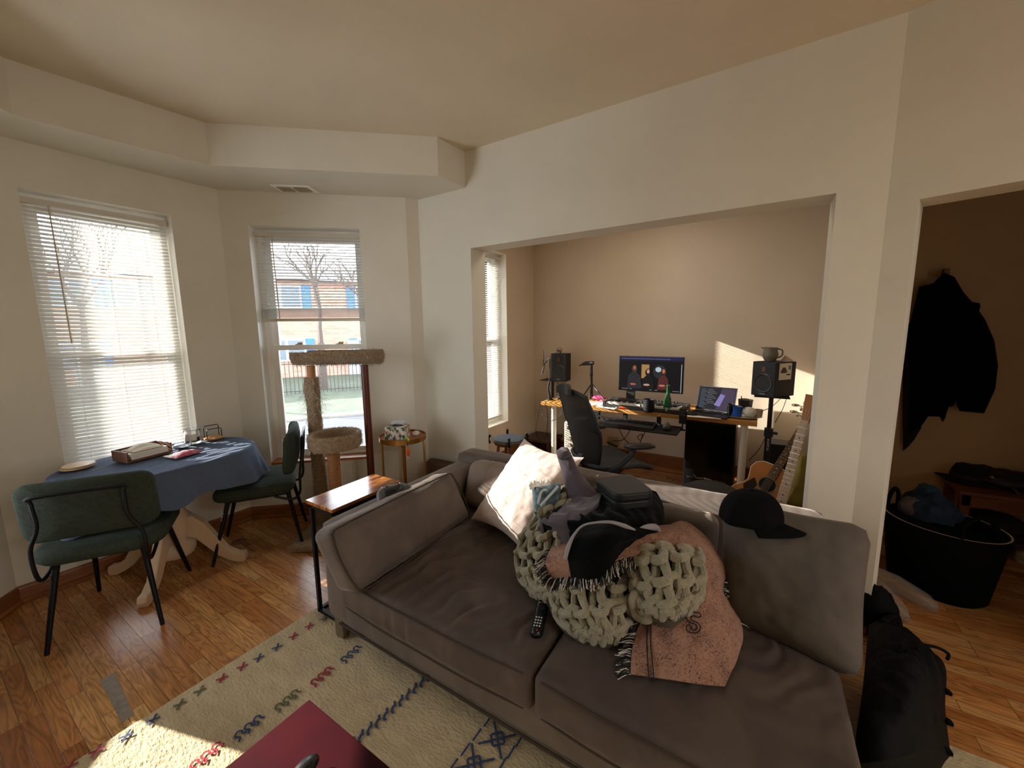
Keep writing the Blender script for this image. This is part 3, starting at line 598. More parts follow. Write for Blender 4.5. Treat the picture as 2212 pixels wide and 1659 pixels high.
for _ in range(4200):
    a = R.uniform(0, 2*PI); z = R.uniform(.05, zt-.09); n = V((math.cos(a), math.sin(a), 0)); pts.append((Lp+n*.046+Z*z, n))
fuzz(mb, pts, .02, .001, R); mb.build('carpet_tufts', M_tuft, t)
mb = MB(); pts = []
for _ in range(240):
    a = R.uniform(0, 2*PI); z = R.uniform(zt-.4, zt-.07); n = V((math.cos(a), math.sin(a), 0)); p = Lp+n*.05+Z*z
    q = [p]; d = n*.6+V((R.gauss(0, .4), R.gauss(0, .4), R.gauss(0, .3)))
    for k in range(5): d = d+V((R.gauss(0, .5), R.gauss(0, .5), -.25+R.gauss(0, .3))); q.append(q[-1]+d.normalized()*R.uniform(.01, .02))
    mb.tube(q, .0006, 3)
mb.build('loose_threads', mat('loose_threads', '#d8d2c4', .8), t)
post(Rp, 0, zt, .027, 'red_post', mat('mahogany_post', '#5a2415', .35, vary=.3, vs=6, stretch=(6, 6, 1)), 24)
# curved top perch, the long axis along the window
pc = (Lp+Rp)/2+du*.02-dvv*.01
def perch(u, v, o_):
    x = (u-.5)*.60; y = (v-.5)*.30; w = y/.15; e = 1-.05*abs(2*v-1)**3
    return pc+du*x*e+dvv*y+Z*(zt+.02+.06*abs(w)**2.4+o_)
mb = MB(); mb.grid(lambda u, v: perch(u, v, .028), 24, 16); mb.grid(lambda u, v: perch(1-u, v, -.012), 24, 16)
for (a, b) in ((0, 0), (0, 1)): mb.grid(lambda u, v, b=b: perch(u, b, -.012+.04*v), 24, 2); mb.grid(lambda u, v, b=b: perch(b, u, -.012+.04*v), 24, 2)
mb.build('perch', M_plush, t)
mb = MB(); pts = []
for _ in range(5200):
    u, v = R.random(), R.random(); k = R.random()
    if k < .35: v = R.choice((0, 1)); n = dvv*(1 if v else -1); pts.append((perch(u, v, R.uniform(-.012, .028)), n))
    elif k < .45: u = R.choice((0, 1)); pts.append((perch(u, v, R.uniform(-.012, .028)), du*(1 if u else -1)))
    elif k < .75: pts.append((perch(u, v, .028), Z))
    else: pts.append((perch(u, v, -.012), -Z))
fuzz(mb, pts, .019, .0013, R); mb.build('perch_pile', M_tuft, t)
# round basket on a sisal post
kc = P(722, 945, .8); kc = plane(724, 950, oA-nC*.24, oB-nC*.24); kc.z = 0; zb = vz(722, 935, kc)
kr = .175; hh = .10
mb = MB(); mb.lathe(kc, [(0, zb-hh), (kr*.96, zb-hh), (kr, zb-hh+.02), (kr, zb-.01), (kr-.012, zb), (kr-.03, zb-.01), (kr-.035, zb-hh+.03), (0, zb-hh+.025)], 40, cap=False); mb.build('basket', M_plush, t)
mb = MB(); pts = []
for _ in range(4200):
    a = R.uniform(0, 2*PI); n = V((math.cos(a), math.sin(a), 0)); k = R.random()
    pts.append((kc+n*kr+Z*R.uniform(zb-hh, zb), n) if k < .6 else ((kc+n*(kr-.012)+Z*zb, Z) if k < .75 else (kc+n*(kr-.033)+Z*R.uniform(zb-hh+.03, zb), -n)))
fuzz(mb, pts, .013, .0012, R); mb.build('basket_pile', M_tuft, t)
sp = kc+du*(-.02); mb = MB()
prof = [(0, .04)]
z = .04
while z < zb-hh: prof += [(.040, z), (.044, z+.004), (.040, z+.008)]; z += .008
mb.lathe(sp, prof, 24); mb.build('sisal_post', mat('sisal_rope', '#a8794c', .9, vary=.2, vs=80), t)
# ---- gold tray table
gc = P(872, 950, .6); gz = .69; gc = P(870, 941, gz); gc.z = 0; gr = (P(918, 941, gz)-P(821, 941, gz)).length/2
M_gold = mat('brass', '#b98a45', .3, .9); M_cop = mat('copper_tray_top', '#a5664a', .45, .3)
t = thing('tray_table', 'small round gold tray table standing in the corner by the window', 'table', gc)
MB().lathe(gc, [(0, gz-.03), (gr, gz-.03), (gr, gz+.006), (gr-.006, gz+.006), (gr-.006, gz-.006), (0, gz-.006)], 48, cap=False).build('tray', [M_gold], t)
MB().lathe(gc, [(0, gz-.0055), (gr-.007, gz-.0055), (gr-.007, gz-.004), (0, gz-.004)], 48).build('tray_surface', M_cop, t)
for a in (20, 110, 200, 290):
    g = math.radians(a+25); d = V((math.cos(g), math.sin(g), 0)); MB().tube([gc+d*(gr-.05)+Z*(gz-.03), gc+d*(gr-.02)+Z*(gz-.05), gc+d*(gr-.018)], .008, 8).build('leg', M_gold, t)
tb = gc+V((-.05, -.0, gz-.004)); ux2 = V((.53, -.85, 0)); uy2 = V((.85, .53, 0))
M_tb = NT('tissue_box_pattern'); b = M_tb.n('ShaderNodeBsdfPrincipled', i_Roughness=.6); M_tb.l(b.outputs[0], M_tb.out.inputs[0]); tc = M_tb.n('ShaderNodeTexCoord'); vo = M_tb.n('ShaderNodeTexVoronoi', i_Scale=38, i_Randomness=.4); mp = M_tb.n('ShaderNodeMapping'); mp.inputs['Rotation'].default_value = (.5, .3, .6); mp.inputs['Scale'].default_value = (1, 1.8, 1); M_tb.l(tc.outputs['Object'], mp.inputs[0]); M_tb.l(mp.outputs[0], vo.inputs[0])
sx_n = M_tb.n('ShaderNodeSeparateColor'); M_tb.l(vo.outputs[1], sx_n.inputs[0]); cr_ = M_tb.ramp(sx_n.outputs[0], [(0, '#3f6a55'), (.3, '#d9d6d0'), (.55, '#c99a8c'), (.8, '#dcd9d4')]); M_tb.m.node_tree.nodes[-1].color_ramp.interpolation = 'CONSTANT'; M_tb.l(cr_, b.inputs['Base Color']); M_tb = M_tb.m
t = thing('tissue_box', 'patterned cardboard tissue box on the gold tray table', 'box', tb)
mb = MB(); obb(mb, tb, ux2, uy2, .155, .13, 0, .095); mb.build('box', M_tb, t, flat=True)
MB().slab([tb+ux2*(-.05+a*.1)+uy2*(-.02+b*.05)+Z*.0955 for a, b in ((0, .3), (.2, 0), (.8, 0), (1, .3), (.8, 1), (.2, 1))], (0, 0, .001)).build('opening', mat('box_dark', '#2a2422', .9), t, flat=True)
MB().slab([tb+ux2*(-.07)+uy2*.06+Z*.096, tb+ux2*(.05)+uy2*.06+Z*.096, tb+ux2*(.04)+uy2*.05+Z*.13, tb+ux2*(-.05)+uy2*.05+Z*.125], uy2*.001).build('flap', mat('box_flap', '#cfd0d2', .7), t, flat=True)
cr0 = gc+ux2*.1+uy2*.02+Z*(gz+.012)
tag(MB().sph(cr0, (.03, .025, .02), 18, 12, f=lambda p: p*(1+.35*fbm(p*3))).build('crumpled_tissue', M_paper), 'crumpled white tissue on the gold tray beside the patterned box', 'tissue')
kp = gc+ux2*.085-uy2*(gr-.028)+Z*gz
t = thing('fishing_lure_toy', 'orange teardrop charm on a green band hanging over the gold tray edge', 'toy', kp)
MB().tube([kp+ux2*-.03+uy2*.03+Z*.02, kp+Z*.012, kp-uy2*.018+Z*.004], .006, 8, sub=4).build('band', mat('lime_band', '#b6cf2e', .5), t)
MB().tube([kp-uy2*.03+Z*0, kp-uy2*.032-Z*.035], .002, 6).build('cord', M_blk, t)
MB().sph(kp-uy2*.032-Z*.075, (.016, .008, .036), 16, 12).build('charm', mat('orange_charm', '#d85a18', .4), t)
MB().cyl(kp-uy2*.032-Z*.11, kp-uy2*.032-Z*.128, .005, .007, 8).build('tassel', mat('charm_tassel', '#c8a37a', .8), t)
# curved cat scratcher in the corner
q0 = V((2.40, 2.13, 0)); t = thing('cat_scratcher', 'brown upright cat scratcher against the wall beside the gold table', 'scratcher', q0)
def sw(u, v): h = .42; return q0+V((-.14*(1-math.sin(min(1, v*1.25)*PI/2))+0, .12-.24*u, h*v))
mb = MB(); prof = [(-.10, 0), (.01, 0), (.01, .40), (-.01, .43), (-.06, .44), (-.10, .42)]
mb.slab([q0+V((x, .16, z)) for x, z in prof], (0, -.26, 0)); mb.build('body', mat('brown_corrugated', '#5d4633', .9, vary=.2, vs=60), t, bevel=.01)
MB().slab([q0+V((x, -.105, z)) for x, z in prof], (0, -.012, 0)).build('side_panel', mat('speckled_panel', '#a49a8c', .8, vary=.6, vs=50), t, flat=True)
MB().slab([q0+V((-.103, y, z)) for y, z in ((.16, .12), (-.07, .12), (-.07, .32), (.16, .32))], (-.003, 0, 0)).build('picture', mat('scratcher_picture', '#6f8797', .6, vary=.5, vs=14), t, flat=True)
# ---- C-shaped side table by the sofa arm
t = thing('side_table', 'narrow side table with a glossy wood top and black frame beside the sofa arm', 'table', (1.29, 1.83, 0))
N = NT('rustic_tabletop'); b = N.n('ShaderNodeBsdfPrincipled', i_Roughness=.16); N.l(b.outputs[0], N.out.inputs[0]); tc = N.n('ShaderNodeTexCoord'); mp = N.n('ShaderNodeMapping'); mp.inputs['Scale'].default_value = (3, 16, 4); N.l(tc.outputs['Object'], mp.inputs[0]); nz = N.n('ShaderNodeTexNoise', i_Scale=2.2, i_Detail=5, i_Distortion=1.2); N.l(mp.outputs[0], nz.inputs[0]); N.l(N.ramp(nz.outputs[0], [(.3, '#3a2416'), (.5, '#8a4f22'), (.7, '#c07a35')]), b.inputs['Base Color'])
TX0, TX1, TY0, TY1, TZ2 = 1.075, 1.51, 1.715, 1.945, .64
MB().box((TX0, TY0, TZ2-.018), (TX1, TY1, TZ2)).build('tabletop', N.m, t, bevel=.002, flat=True)
mb = MB(); f_ = .018; zt2 = TZ2-.018
for y in (TY1-.02, TY0+.015): mb.box((TX0+.006, y-f_, zt2-f_), (TX1-.006, y, zt2))
for x in (TX0+.006, TX1-.006-f_): mb.box((x, TY0, zt2-f_), (x+f_, TY1-.02, zt2))
mb.build('top_frame', M_blk, t, flat=True)
for x in (TX0+.006, TX1-.006-f_): MB().box((x, TY1-.02-f_, 0), (x+f_, TY1-.02, zt2)).build('leg', M_blk, t, flat=True)
mb = MB()
for x in (TX0+.006, TX1-.006-f_): mb.box((x, TY1-.38, .012), (x+f_, TY1-.02, .012+f_))
mb.box((TX0+.006, TY1-.02-f_, .012), (TX1-.006, TY1-.02, .012+f_)); mb.box((TX0+.006, TY1-.38, .012), (TX1-.006, TY1-.38+f_, .012+f_)); mb.build('base_frame', M_blk, t, flat=True)
# ---- rug with woven marks
M_rug = mat('cream_rug', '#b9a57f', 1, vary=.14, vs=22, bump=1, bs=110, bd=.008, stretch=(1, .45, 1), sheen=.2)
RX0, RX1, RY0, RY1 = -.62, 1.85, -1.2, 1.955
mb = MB(); mb.grid(lambda u, v: V((RX0+(RX1-RX0)*u, RY0+(RY1-RY0)*v, .012+.002*fbm((u*30, v*30, 0)))), 120, 120)
mb.box((RX0, RY0, 0), (RX1, RY1, .009)); t = thing('area_rug', 'cream wool rug with red, blue and green woven marks under the sofa', 'rug', (0.3, .4, 0)); o = mb.build('pile', M_rug, t)
cols = {'r': mat('rug_red', '#8e2a34', 1, bump=.6, bs=200), 'b': mat('rug_blue', '#33415e', 1, bump=.6, bs=200), 'g': mat('rug_green', '#5d5c42', 1, bump=.6, bs=200)}
def stroke(mb, pts, w=.008):
    for a, b in zip(pts, pts[1:]):
        a, b = V(a), V(b); d = (b-a); n = V((-d.y, d.x)).normalized()*w/2
        k = max(1, int(d.length/.012))
        for i in range(k):
            p, q = a+d*(i/k), a+d*((i+1)/k); j = rnd.uniform(-.002, .002)
            mb.add([V((*(p-n), .0166)), V((*(q-n), .0166)), V((*(q+n*1.1), .0166+j*.1)), V((*(p+n), .0166))], [(0, 1, 2, 3)])
def motif(kind, x, y, c, s=1):
    mb = MB()
    if kind == 'x': stroke(mb, [(x-.016*s, y-.02*s), (x+.004*s, y+.002), (x+.018*s, y+.02*s)]); stroke(mb, [(x-.018*s, y+.012*s), (x, y), (x+.02*s, y-.01*s)])
    elif kind == 'rrr':
        for k in (-1, 0, 1):
            u = x+k*.033*s; w = y+k*.002; stroke(mb, [(u-.016, w-.024), (u-.004, w-.008), (u-.015, w+.002), (u-.012, w+.016), (u, w+.022), (u+.011, w+.013), (u+.006, w+.002), (u+.017, w-.009)], .0075)
    elif kind == 'v':
        stroke(mb, [(x-.020, y+.002), (x-.004, y+.022)], .009); stroke(mb, [(x-.008, y-.018), (x-.002, y-.002), (x+.018, y+.006)], .010)
    elif kind == 'd': stroke(mb, [(x-.026*s, y), (x+.026*s, y)], .007)
    elif kind == 'dia':
        stroke(mb, [(x-.05, y-.05), (x+.05, y+.05)]); stroke(mb, [(x+.05, y-.05), (x-.05, y+.05)]); stroke(mb, [(x, y+.03), (x+.03, y), (x, y-.03), (x-.03, y), (x, y+.03)])
    mb.build('woven_mark', cols[c], t, flat=True)
G_ = lambda px, py: P(px, py, .0166)
for (px, py), c in zip(((700, 1336), (668, 1352), (634, 1374), (598, 1398), (559, 1421), (523, 1440), (479, 1465), (432, 1492), (388, 1521), (330, 1555), (272, 1590), (208, 1622), (150, 1655)), 'grrbbrrggbbrr'): q = G_(px, py); motif('x', q.x, q.y, c)
for (px, py), c in zip(((760, 1412), (697, 1460), (623, 1512), (540, 1570), (448, 1632)), 'brgbr'): q = G_(px, py); motif('rrr', q.x, q.y, c)
def row(a, b, n, kind, extra=6, c='b', s_=1):
    a, b = G_(*a), G_(*b)
    for k in range(n+extra): q = a.lerp(b, k/(n-1)); motif(kind, q.x, q.y, c, s_)
row((922, 1465), (775, 1596), 10, 'v', 10); row((1054, 1557), (979, 1653), 4, 'd', 8); row((1122, 1600), (1086, 1650), 3, 'd', 8); row((1075, 1596), (1025, 1650), 2, 'dia', 3)
# ---- red coffee table in the foreground
CT = V((.0, .36, 0)); cz = .42
k0, k1, k2 = P(668, 1510, cz), P(485, 1659, cz), P(845, 1659, cz)
t = thing('coffee_table', 'dark red lacquered coffee table with a corner poking into the foreground', 'table', (k0.x-.3, k0.y-.35, 0))
e1 = (k1-k0).normalized(); e2 = (k2-k0).normalized(); W_, D_ = .62, .62
mb = MB(); q = [k0, k0+e1*W_, k0+e1*W_+e2*D_, k0+e2*D_]; mb.slab([p-Z*.025 for p in q], (0, 0, .025))
mb.build('tabletop', mat('red_lacquer', '#38070d', .5, vary=.3, vs=4, c2='#26060a', spec=.06), t, bevel=.003, flat=True)
for a, b in ((.03, .03), (.97, .03), (.97, .97), (.03, .97)):
    c_ = k0+e1*W_*a+e2*D_*b; MB().box((c_.x-.02, c_.y-.02, .014), (c_.x+.02, c_.y+.02, cz-.025)).build('leg', mat('red_leg', '#3a1016', .4), t, flat=True)
bp = P(660, 1668, cz+.01); t = tag(MB().sph(bp+Z*.012, (.035, .022, .014), 20, 10).build('car_key', mat('black_plastic', '#141414', .3)), 'black plastic object at the bottom edge of the picture on the red table', 'gadget')
# ================================================================ SOFA
def proj(p):
    v = p-EYE; w_ = v.dot(FW); return (CX+FPX*v.dot(RT)/w_, CY-FPX*v.dot(UP)/w_)
def weld(mb, e=1e-5):
    key = {}; nv = []; mp = []
    for p in mb.v:
        k = (round(p.x/e), round(p.y/e), round(p.z/e))
        if k not in key: key[k] = len(nv); nv.append(p)
        mp.append(key[k])
    fs = []; ks = []
    for f, k in zip(mb.f, mb.k):
        g = [mp[i] for i in f]; h = [a for i, a in enumerate(g) if a != g[i-1]]
        if len(h) > 2: fs.append(h); ks.append(k)
    mb.v = nv; mb.f = fs; mb.k = ks; return mb
def rbox(c, A, B, D, r, n=(24, 24, 6), disp=None, puff=(0, 0, 0)):
    """rounded cushion box: centre, three half-axis vectors"""
    mb = MB(); c = V(c); ax = [V(A), V(B), V(D)]; h = [a.length for a in ax]; un = [a/l for a, l in zip(ax, h)]
    for i in range(3):
        j, k = (i+1) % 3, (i+2) % 3
        for s in (-1, 1):
            def f(u, v):
                q = [0, 0, 0]; q[i] = s*h[i]; q[j] = (2*u-1)*h[j]*(1 if s > 0 else -1); q[k] = (2*v-1)*h[k]
                a = [max(-(h[x]-r), min(h[x]-r, q[x])) for x in range(3)]; d = V([q[x]-a[x] for x in range(3)])
                if d.length > 1e-9: d = d.normalized()*r
                p = [a[x]+d[x] for x in range(3)]
                for x in range(3):
                    if puff[x]:
                        y, z = (x+1) % 3, (x+2) % 3; w = (1-abs(q[y]/h[y])**2.5)*(1-abs(q[z]/h[z])**2.5); p[x] += puff[x]*w*(p[x]/h[x])
                w_ = c+un[0]*p[0]+un[1]*p[1]+un[2]*p[2]
                if disp: w_ = w_+disp(w_, [p[x]/h[x] for x in range(3)])
                return w_
            mb.grid(f, n[j], n[k])
    return weld(mb)
def pillow(c, A, B, T, nn=40, pinch=.09, wr=.004, seed=0, ex=2.6):
    """knife-edge cushion: half-axes A,B, half thickness vector T"""
    c, A, B, T = V(c), V(A), V(B), V(T); mb = MB()
    for s in (1, -1):
        def f(u, v):
            a, b = 2*u-1, 2*v-1
            if s < 0: a = -a
            w = ((1-abs(a)**ex)*(1-abs(b)**ex)); w = max(0, w)**.55
            e = abs(a*b)**1.5
            x = a*(1-pinch*(1-b*b)*abs(a)**3)*(1+.03*e); y = b*(1-pinch*(1-a*a)*abs(b)**3)*(1+.03*e)
            k = wr*fbm((a*4+seed, b*4, s), 1.4)*w+wr*1.3*math.sin(b*26+3*fbm((a*2, b*3, seed)))*w*abs(a)**4+wr*1.3*math.sin(a*26+3*fbm((a*2, b*3, seed+5)))*w*abs(b)**4
            return c+A*x+B*y+T*(s*w)+T.normalized()*(k*s)
        mb.grid(f, nn, nn)
    return weld(mb)
def velvet(name, c, c2, vs=5, sh=.6):
    N = NT(name); b = N.n('ShaderNodeBsdfPrincipled', i_Roughness=.75); N.l(b.outputs[0], N.out.inputs[0]); b.inputs['Sheen Weight'].default_value = sh; b.inputs['Sheen Roughness'].default_value = .3; b.inputs['Sheen Tint'].default_value = lin('#c9b9ad'); b.inputs['Specular IOR Level'].default_value = .2
    tc = N.n('ShaderNodeTexCoord'); nz = N.n('ShaderNodeTexNoise', i_Scale=vs, i_Detail=3, i_Distortion=.8); N.l(tc.outputs['Object'], nz.inputs[0]); N.l(N.ramp(nz.outputs[0], [(.4, c2), (.58, c)]), b.inputs['Base Color'])
    n2 = N.n('ShaderNodeTexNoise', i_Scale=320, i_Detail=2); N.l(tc.outputs['Object'], n2.inputs[0]); bp = N.n('ShaderNodeBump', i_Strength=.15, i_Distance=.002); N.l(n2.outputs[0], bp.inputs['Height']); N.l(bp.outputs[0], b.inputs['Normal']); return N.m
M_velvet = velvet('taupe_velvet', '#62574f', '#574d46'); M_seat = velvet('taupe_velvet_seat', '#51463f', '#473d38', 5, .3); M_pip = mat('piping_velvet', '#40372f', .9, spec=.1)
sofa = thing('sofa', 'large taupe velvet sofa standing on the cream rug', 'sofa', (1.58, .7, 0))
SY0, SY1 = -.30, 1.71
rbox((1.60, (SY0+1.6)/2, .205), (.60, 0, 0), (0, (1.6-SY0)/2, 0), (0, 0, .075), .02, (8, 30, 4)).build('base', M_velvet, sofa, ang=60)
rbox((1.58, 1.615, .375), (.58, 0, 0), (0, .095, 0), (0, 0, .245), .035, (20, 6, 10), puff=(0, .006, .006)).build('arm', M_velvet, sofa, ang=60)
rbox((2.085, (SY0+SY1)/2, .405), (.085, 0, 0), (0, (SY1-SY0)/2, 0), (0, 0, .275), .035, (6, 40, 10), disp=lambda p, q: V((0, 0, .004*fbm(p*6)))).build('back', M_velvet, sofa, ang=60)
def seatdisp(seed, amp):
    def f(p, q):
        if q[2] < -.5: return V((0, 0, 0))
        w = max(0, (q[2]+.2))/1.2*max(0, 1-abs(q[0])**6)
        t = (p.y+p.x*.3); r = fbm((p.x*2.2-p.y*1.2, p.y*2+seed, 0), 1.3)
        fold = (math.sin(t*62+r*6)*.5+math.sin(t*105+r*11+1)*.3)
        m_ = max(0, fbm((p.x*1.7+seed, p.y*1.7, 2), 1)+.55)
        edge = math.sin(p.y*70+4*fbm((p.y*5, seed, 1)))*.0035*max(0, -q[0]-.75)*4*max(0, fbm((p.y*2+seed, 0, 3))+.4)
        return V((edge, 0, amp*fold*m_*w))
    return f
for (a, b, sd, am, nm) in ((.548, 1.53, 1.0, .019, 'a'), (SY0+.012, .542, 6.0, .007, 'b')):
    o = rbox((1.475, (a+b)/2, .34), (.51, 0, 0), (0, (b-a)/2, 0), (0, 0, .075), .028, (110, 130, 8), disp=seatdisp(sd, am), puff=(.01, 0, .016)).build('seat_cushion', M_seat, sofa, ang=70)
    for z, x in ((.404, .9665), (.276, .9665)):
        MB().tube([(x+.005, a+.03, z), (x-.008, (a*3+b)/4, z), (x-.0095, (a+b)/2, z+.001), (x-.008, (a+3*b)/4, z), (x+.005, b-.03, z)], .0035, 6, sub=6).build('piping', M_pip, o)
MB().tube([(.998, SY0+.02, .135), (.996, .7, .135), (.998, 1.6, .135)], .006, 6).build('welt', M_pip, sofa)
for x, y in ((1.05, 1.66), (2.10, 1.66), (1.05, SY0+.05), (2.10, SY0+.05)):
    MB().slab([(x-.022, y-.03, .0135), (x+.012, y-.03, .0135), (x+.022, y-.03, .13), (x-.022, y-.03, .13)], (0, .06, 0)).build('leg', mat('brushed_nickel', '#8f8676', .35, .9), sofa, bevel=.002, flat=True)
# loose cushions
def cushion_box(label, A_, B_, C_, th, r, nm='sofa_cushion', seed=0, m=None, pip=True):
    """A_,B_,C_: bottom-left, bottom-right, top-left of the near face; th: thickness vector"""
    A_, B_, C_ = V(A_), V(B_), V(C_); U = (B_-A_)/2; W = (C_-A_)/2; T = V(th)/2; c = A_+U+W+T
    def d(p, q): return T.normalized()*(.008*fbm(p*5+V((seed, 0, 0))))+V((0, 0, .006*fbm(p*9+V((0, seed, 0)))*max(0, q[1]))) + T.normalized()*(.005*math.sin(q[0]*30+fbm(p*6)*4)*max(0, abs(q[1])-.7)*3)
    t = tag(rbox(c, U, W, T, r, (40, 22, 8), disp=d, puff=(0, 0, .03)).build(nm, m or M_velvet, ang=75), label, 'cushion')
    if pip:
        e1, e2 = U.normalized(), W.normalized(); q = [c-T+U*a+W*b for a, b in ((-1, -1), (1, -1), (1, 1), (-1, 1))]
        path = []
        for (p, a, b) in ((q[0], e1, e2), (q[1], -e1, e2), (q[2], -e1, -e2), (q[3], e1, -e2)):
            i = len(path)//4
            s = [p+b*r*2.0+a*r*.1, p+b*r*.5+a*r*.35, p+a*r*.5+b*r*.35, p+a*r*2.0+b*r*.1]
            path += s if i % 2 == 0 else s[::-1]
        MB().tube([x+T.normalized()*(r*.12) for x in path], .004, 6, closed=True, sub=4).build('piping', M_pip, t)
    return t
cushion_box('taupe velvet cushion leaning on the sofa arm beside the side table', (.915, 1.325, .425), (1.715, 1.345, .425), (.865, 1.425, .705), (0.0, .15, -.045), .05, seed=2)
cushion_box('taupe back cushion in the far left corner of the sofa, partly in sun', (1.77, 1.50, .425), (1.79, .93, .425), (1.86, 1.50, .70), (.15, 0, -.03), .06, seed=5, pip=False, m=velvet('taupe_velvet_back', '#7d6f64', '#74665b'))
cushion_box('taupe back cushion behind the pile of clothes and blankets', (1.80, .90, .42), (1.80, .10, .42), (1.88, .90, .655), (.13, 0, -.02), .05, seed=8, pip=False)
M_wp = NT('blush_velvet_pillow'); b = M_wp.n('ShaderNodeBsdfPrincipled', i_Roughness=.8); M_wp.l(b.outputs[0], M_wp.out.inputs[0]); b.inputs['Sheen Weight'].default_value = .3
tc = M_wp.n('ShaderNodeTexCoord'); vo = M_wp.n('ShaderNodeTexVoronoi', i_Scale=9); vo.feature = 'DISTANCE_TO_EDGE'; nz = M_wp.n('ShaderNodeTexNoise', i_Scale=5, i_Detail=2); mpx = M_wp.n('ShaderNodeMix', data_type='VECTOR'); mpx.inputs[0].default_value = .12
M_wp.l(tc.outputs['Object'], mpx.inputs[4]); M_wp.l(tc.outputs['Object'], nz.inputs[0]); M_wp.l(nz.outputs[1], mpx.inputs[5]); M_wp.l(mpx.outputs[1], vo.inputs[0]); M_wp.l(M_wp.ramp(vo.outputs[0], [(0, '#b39c92'), (.010, '#b69f94'), (.03, '#c6b1a5')]), b.inputs['Base Color']); M_wp = M_wp.m
Lc_, Tc_, Bc_ = P(1022, 1118, .45), V((1.945, 1.13, .862)), V((1.535, .895, .445))
c_ = (Tc_+Bc_)/2; A_ = (Bc_-Lc_)/2; B_ = (Tc_-Lc_)/2; T_ = A_.cross(B_).normalized()*.085
tag(pillow(c_+V((-.01, 0, 0)), A_, B_, T_, 48, .10, .006, 3).build('throw_pillow', M_wp, ang=80), 'blush pillow with faint branch pattern standing on a corner in the sun', 'pillow')
bl, br_, tl, tr = P(1548, 1335, .43), P(1862, 1482, .43), P(1556, 1068, .84), P(1884, 1138, .845)
c_ = (bl+br_+tl+tr)/4; A_ = ((br_-bl)+(tr-tl))/4; B_ = ((tl-bl)+(tr-br_))/4; T_ = A_.cross(B_).normalized(); T_ = T_ if T_.x > 0 else -T_
mb = pillow(V((0, 0, 0)), V((1, 0, 0)), V((0, 1, 0)), V((0, 0, 1)), 48, .03, .0, 9, 3.4)
def bil(p):
    a, b = p.x, p.y; k_ = max(0, abs(a)+abs(b)-1.78)*.3; a -= math.copysign(k_, a); b -= math.copysign(k_, b); q = (bl*(1-a)*(1-b)+br_*(1+a)*(1-b)+tl*(1-a)*(1+b)+tr*(1+a)*(1+b))/4
    return q+T_*(p.z*.085+.05+.006*fbm((a*3, b*3, p.z), 1.2)*(1-max(abs(a), abs(b))**4)+.004*math.sin(b*30)*abs(a)**8)
mb.v = [bil(p) for p in mb.v]
RP = tag(mb.build('sofa_pillow', velvet('grey_velvet_pillow', '#5c544c', '#524b44', 2.5, .15), ang=80), 'large smooth grey pillow at the near right end of the sofa under the black cap', 'pillow')
# game controller on the arm cushion
gq = V((1.335, 1.575, .655)); t = thing('game_controller', 'grey and black game controller resting on the sofa arm', 'controller', gq)
gx = V((.93, -.36, 0)).normalized(); gy = V((.36, .93, 0)).normalized(); M_gc = mat('grey_plastic', '#4c4d4e', .5); M_gk = mat('controller_black', '#1c1a1a', .4)
mb = MB(); mb.tube([gq+gx*-.075-gy*.05+Z*-.012, gq+gx*-.07-gy*.02+Z*.012, gq+gx*-.045+gy*.008+Z*.02, gq+gx*.045+gy*.008+Z*.02, gq+gx*.07-gy*.02+Z*.012, gq+gx*.075-gy*.05+Z*-.012], [.017, .024, .026, .026, .024, .017], 14, sub=5); mb.build('grip', M_gc, t)
MB().sph(gq+Z*.032, (.055, .026, .012), 18, 8).build('face_plate', M_gk, t)
for s in (-1, 1): MB().lathe(gq+gx*s*.03+Z*.04-gy*.008*s, [(0, 0), (.006, 0), (.005, .008), (.009, .012), (0, .013)], 14).build('thumbstick', M_gk, t)
for k, (c, dx, dy) in enumerate((('#e8e4dc', .045, .02), ('#b03028', .058, .008), ('#e8e4dc', .035, .008), ('#d9d4c8', -.05, .02))): MB().sph(gq+gx*dx+gy*dy+Z*.042, (.005, .005, .004), 10, 6).build('button', mat('btn'+c, c, .4), t)
# ================================================================ THE PILE ON THE SEAT
def puff(pts, n, t_, rings=(1, .93, .8, .6, .35, .12), seed=0, wr=.15):
    n = V(n).normalized(); c = sum(pts, V((0, 0, 0)))/len(pts); mb = MB(); N_ = len(pts)
    dense = []
    for i in range(N_):
        for k in range(4): dense.append(pts[i].lerp(pts[(i+1) % N_], k/4))
    M_ = len(dense)
    for sg in (1, -1):
        vs = []; fs = []
        for s in rings:
            for p in dense: h = t_*(1-s**2.2)**.5 if s < 1 else 0; q = c+(p-c)*s; vs.append(q+n*(sg*h*(1+wr*fbm(q*7+V((seed, 0, 0))))))
        for i in range(len(rings)-1):
            for j in range(M_): f = (i*M_+j, i*M_+(j+1) % M_, (i+1)*M_+(j+1) % M_, (i+1)*M_+j); fs.append(f if sg > 0 else f[::-1])
        l_ = len(rings)-1; f = [l_*M_+j for j in range(M_)]; fs.append(f if sg > 0 else f[::-1]); mb.add(vs, fs)
    return weld(mb)

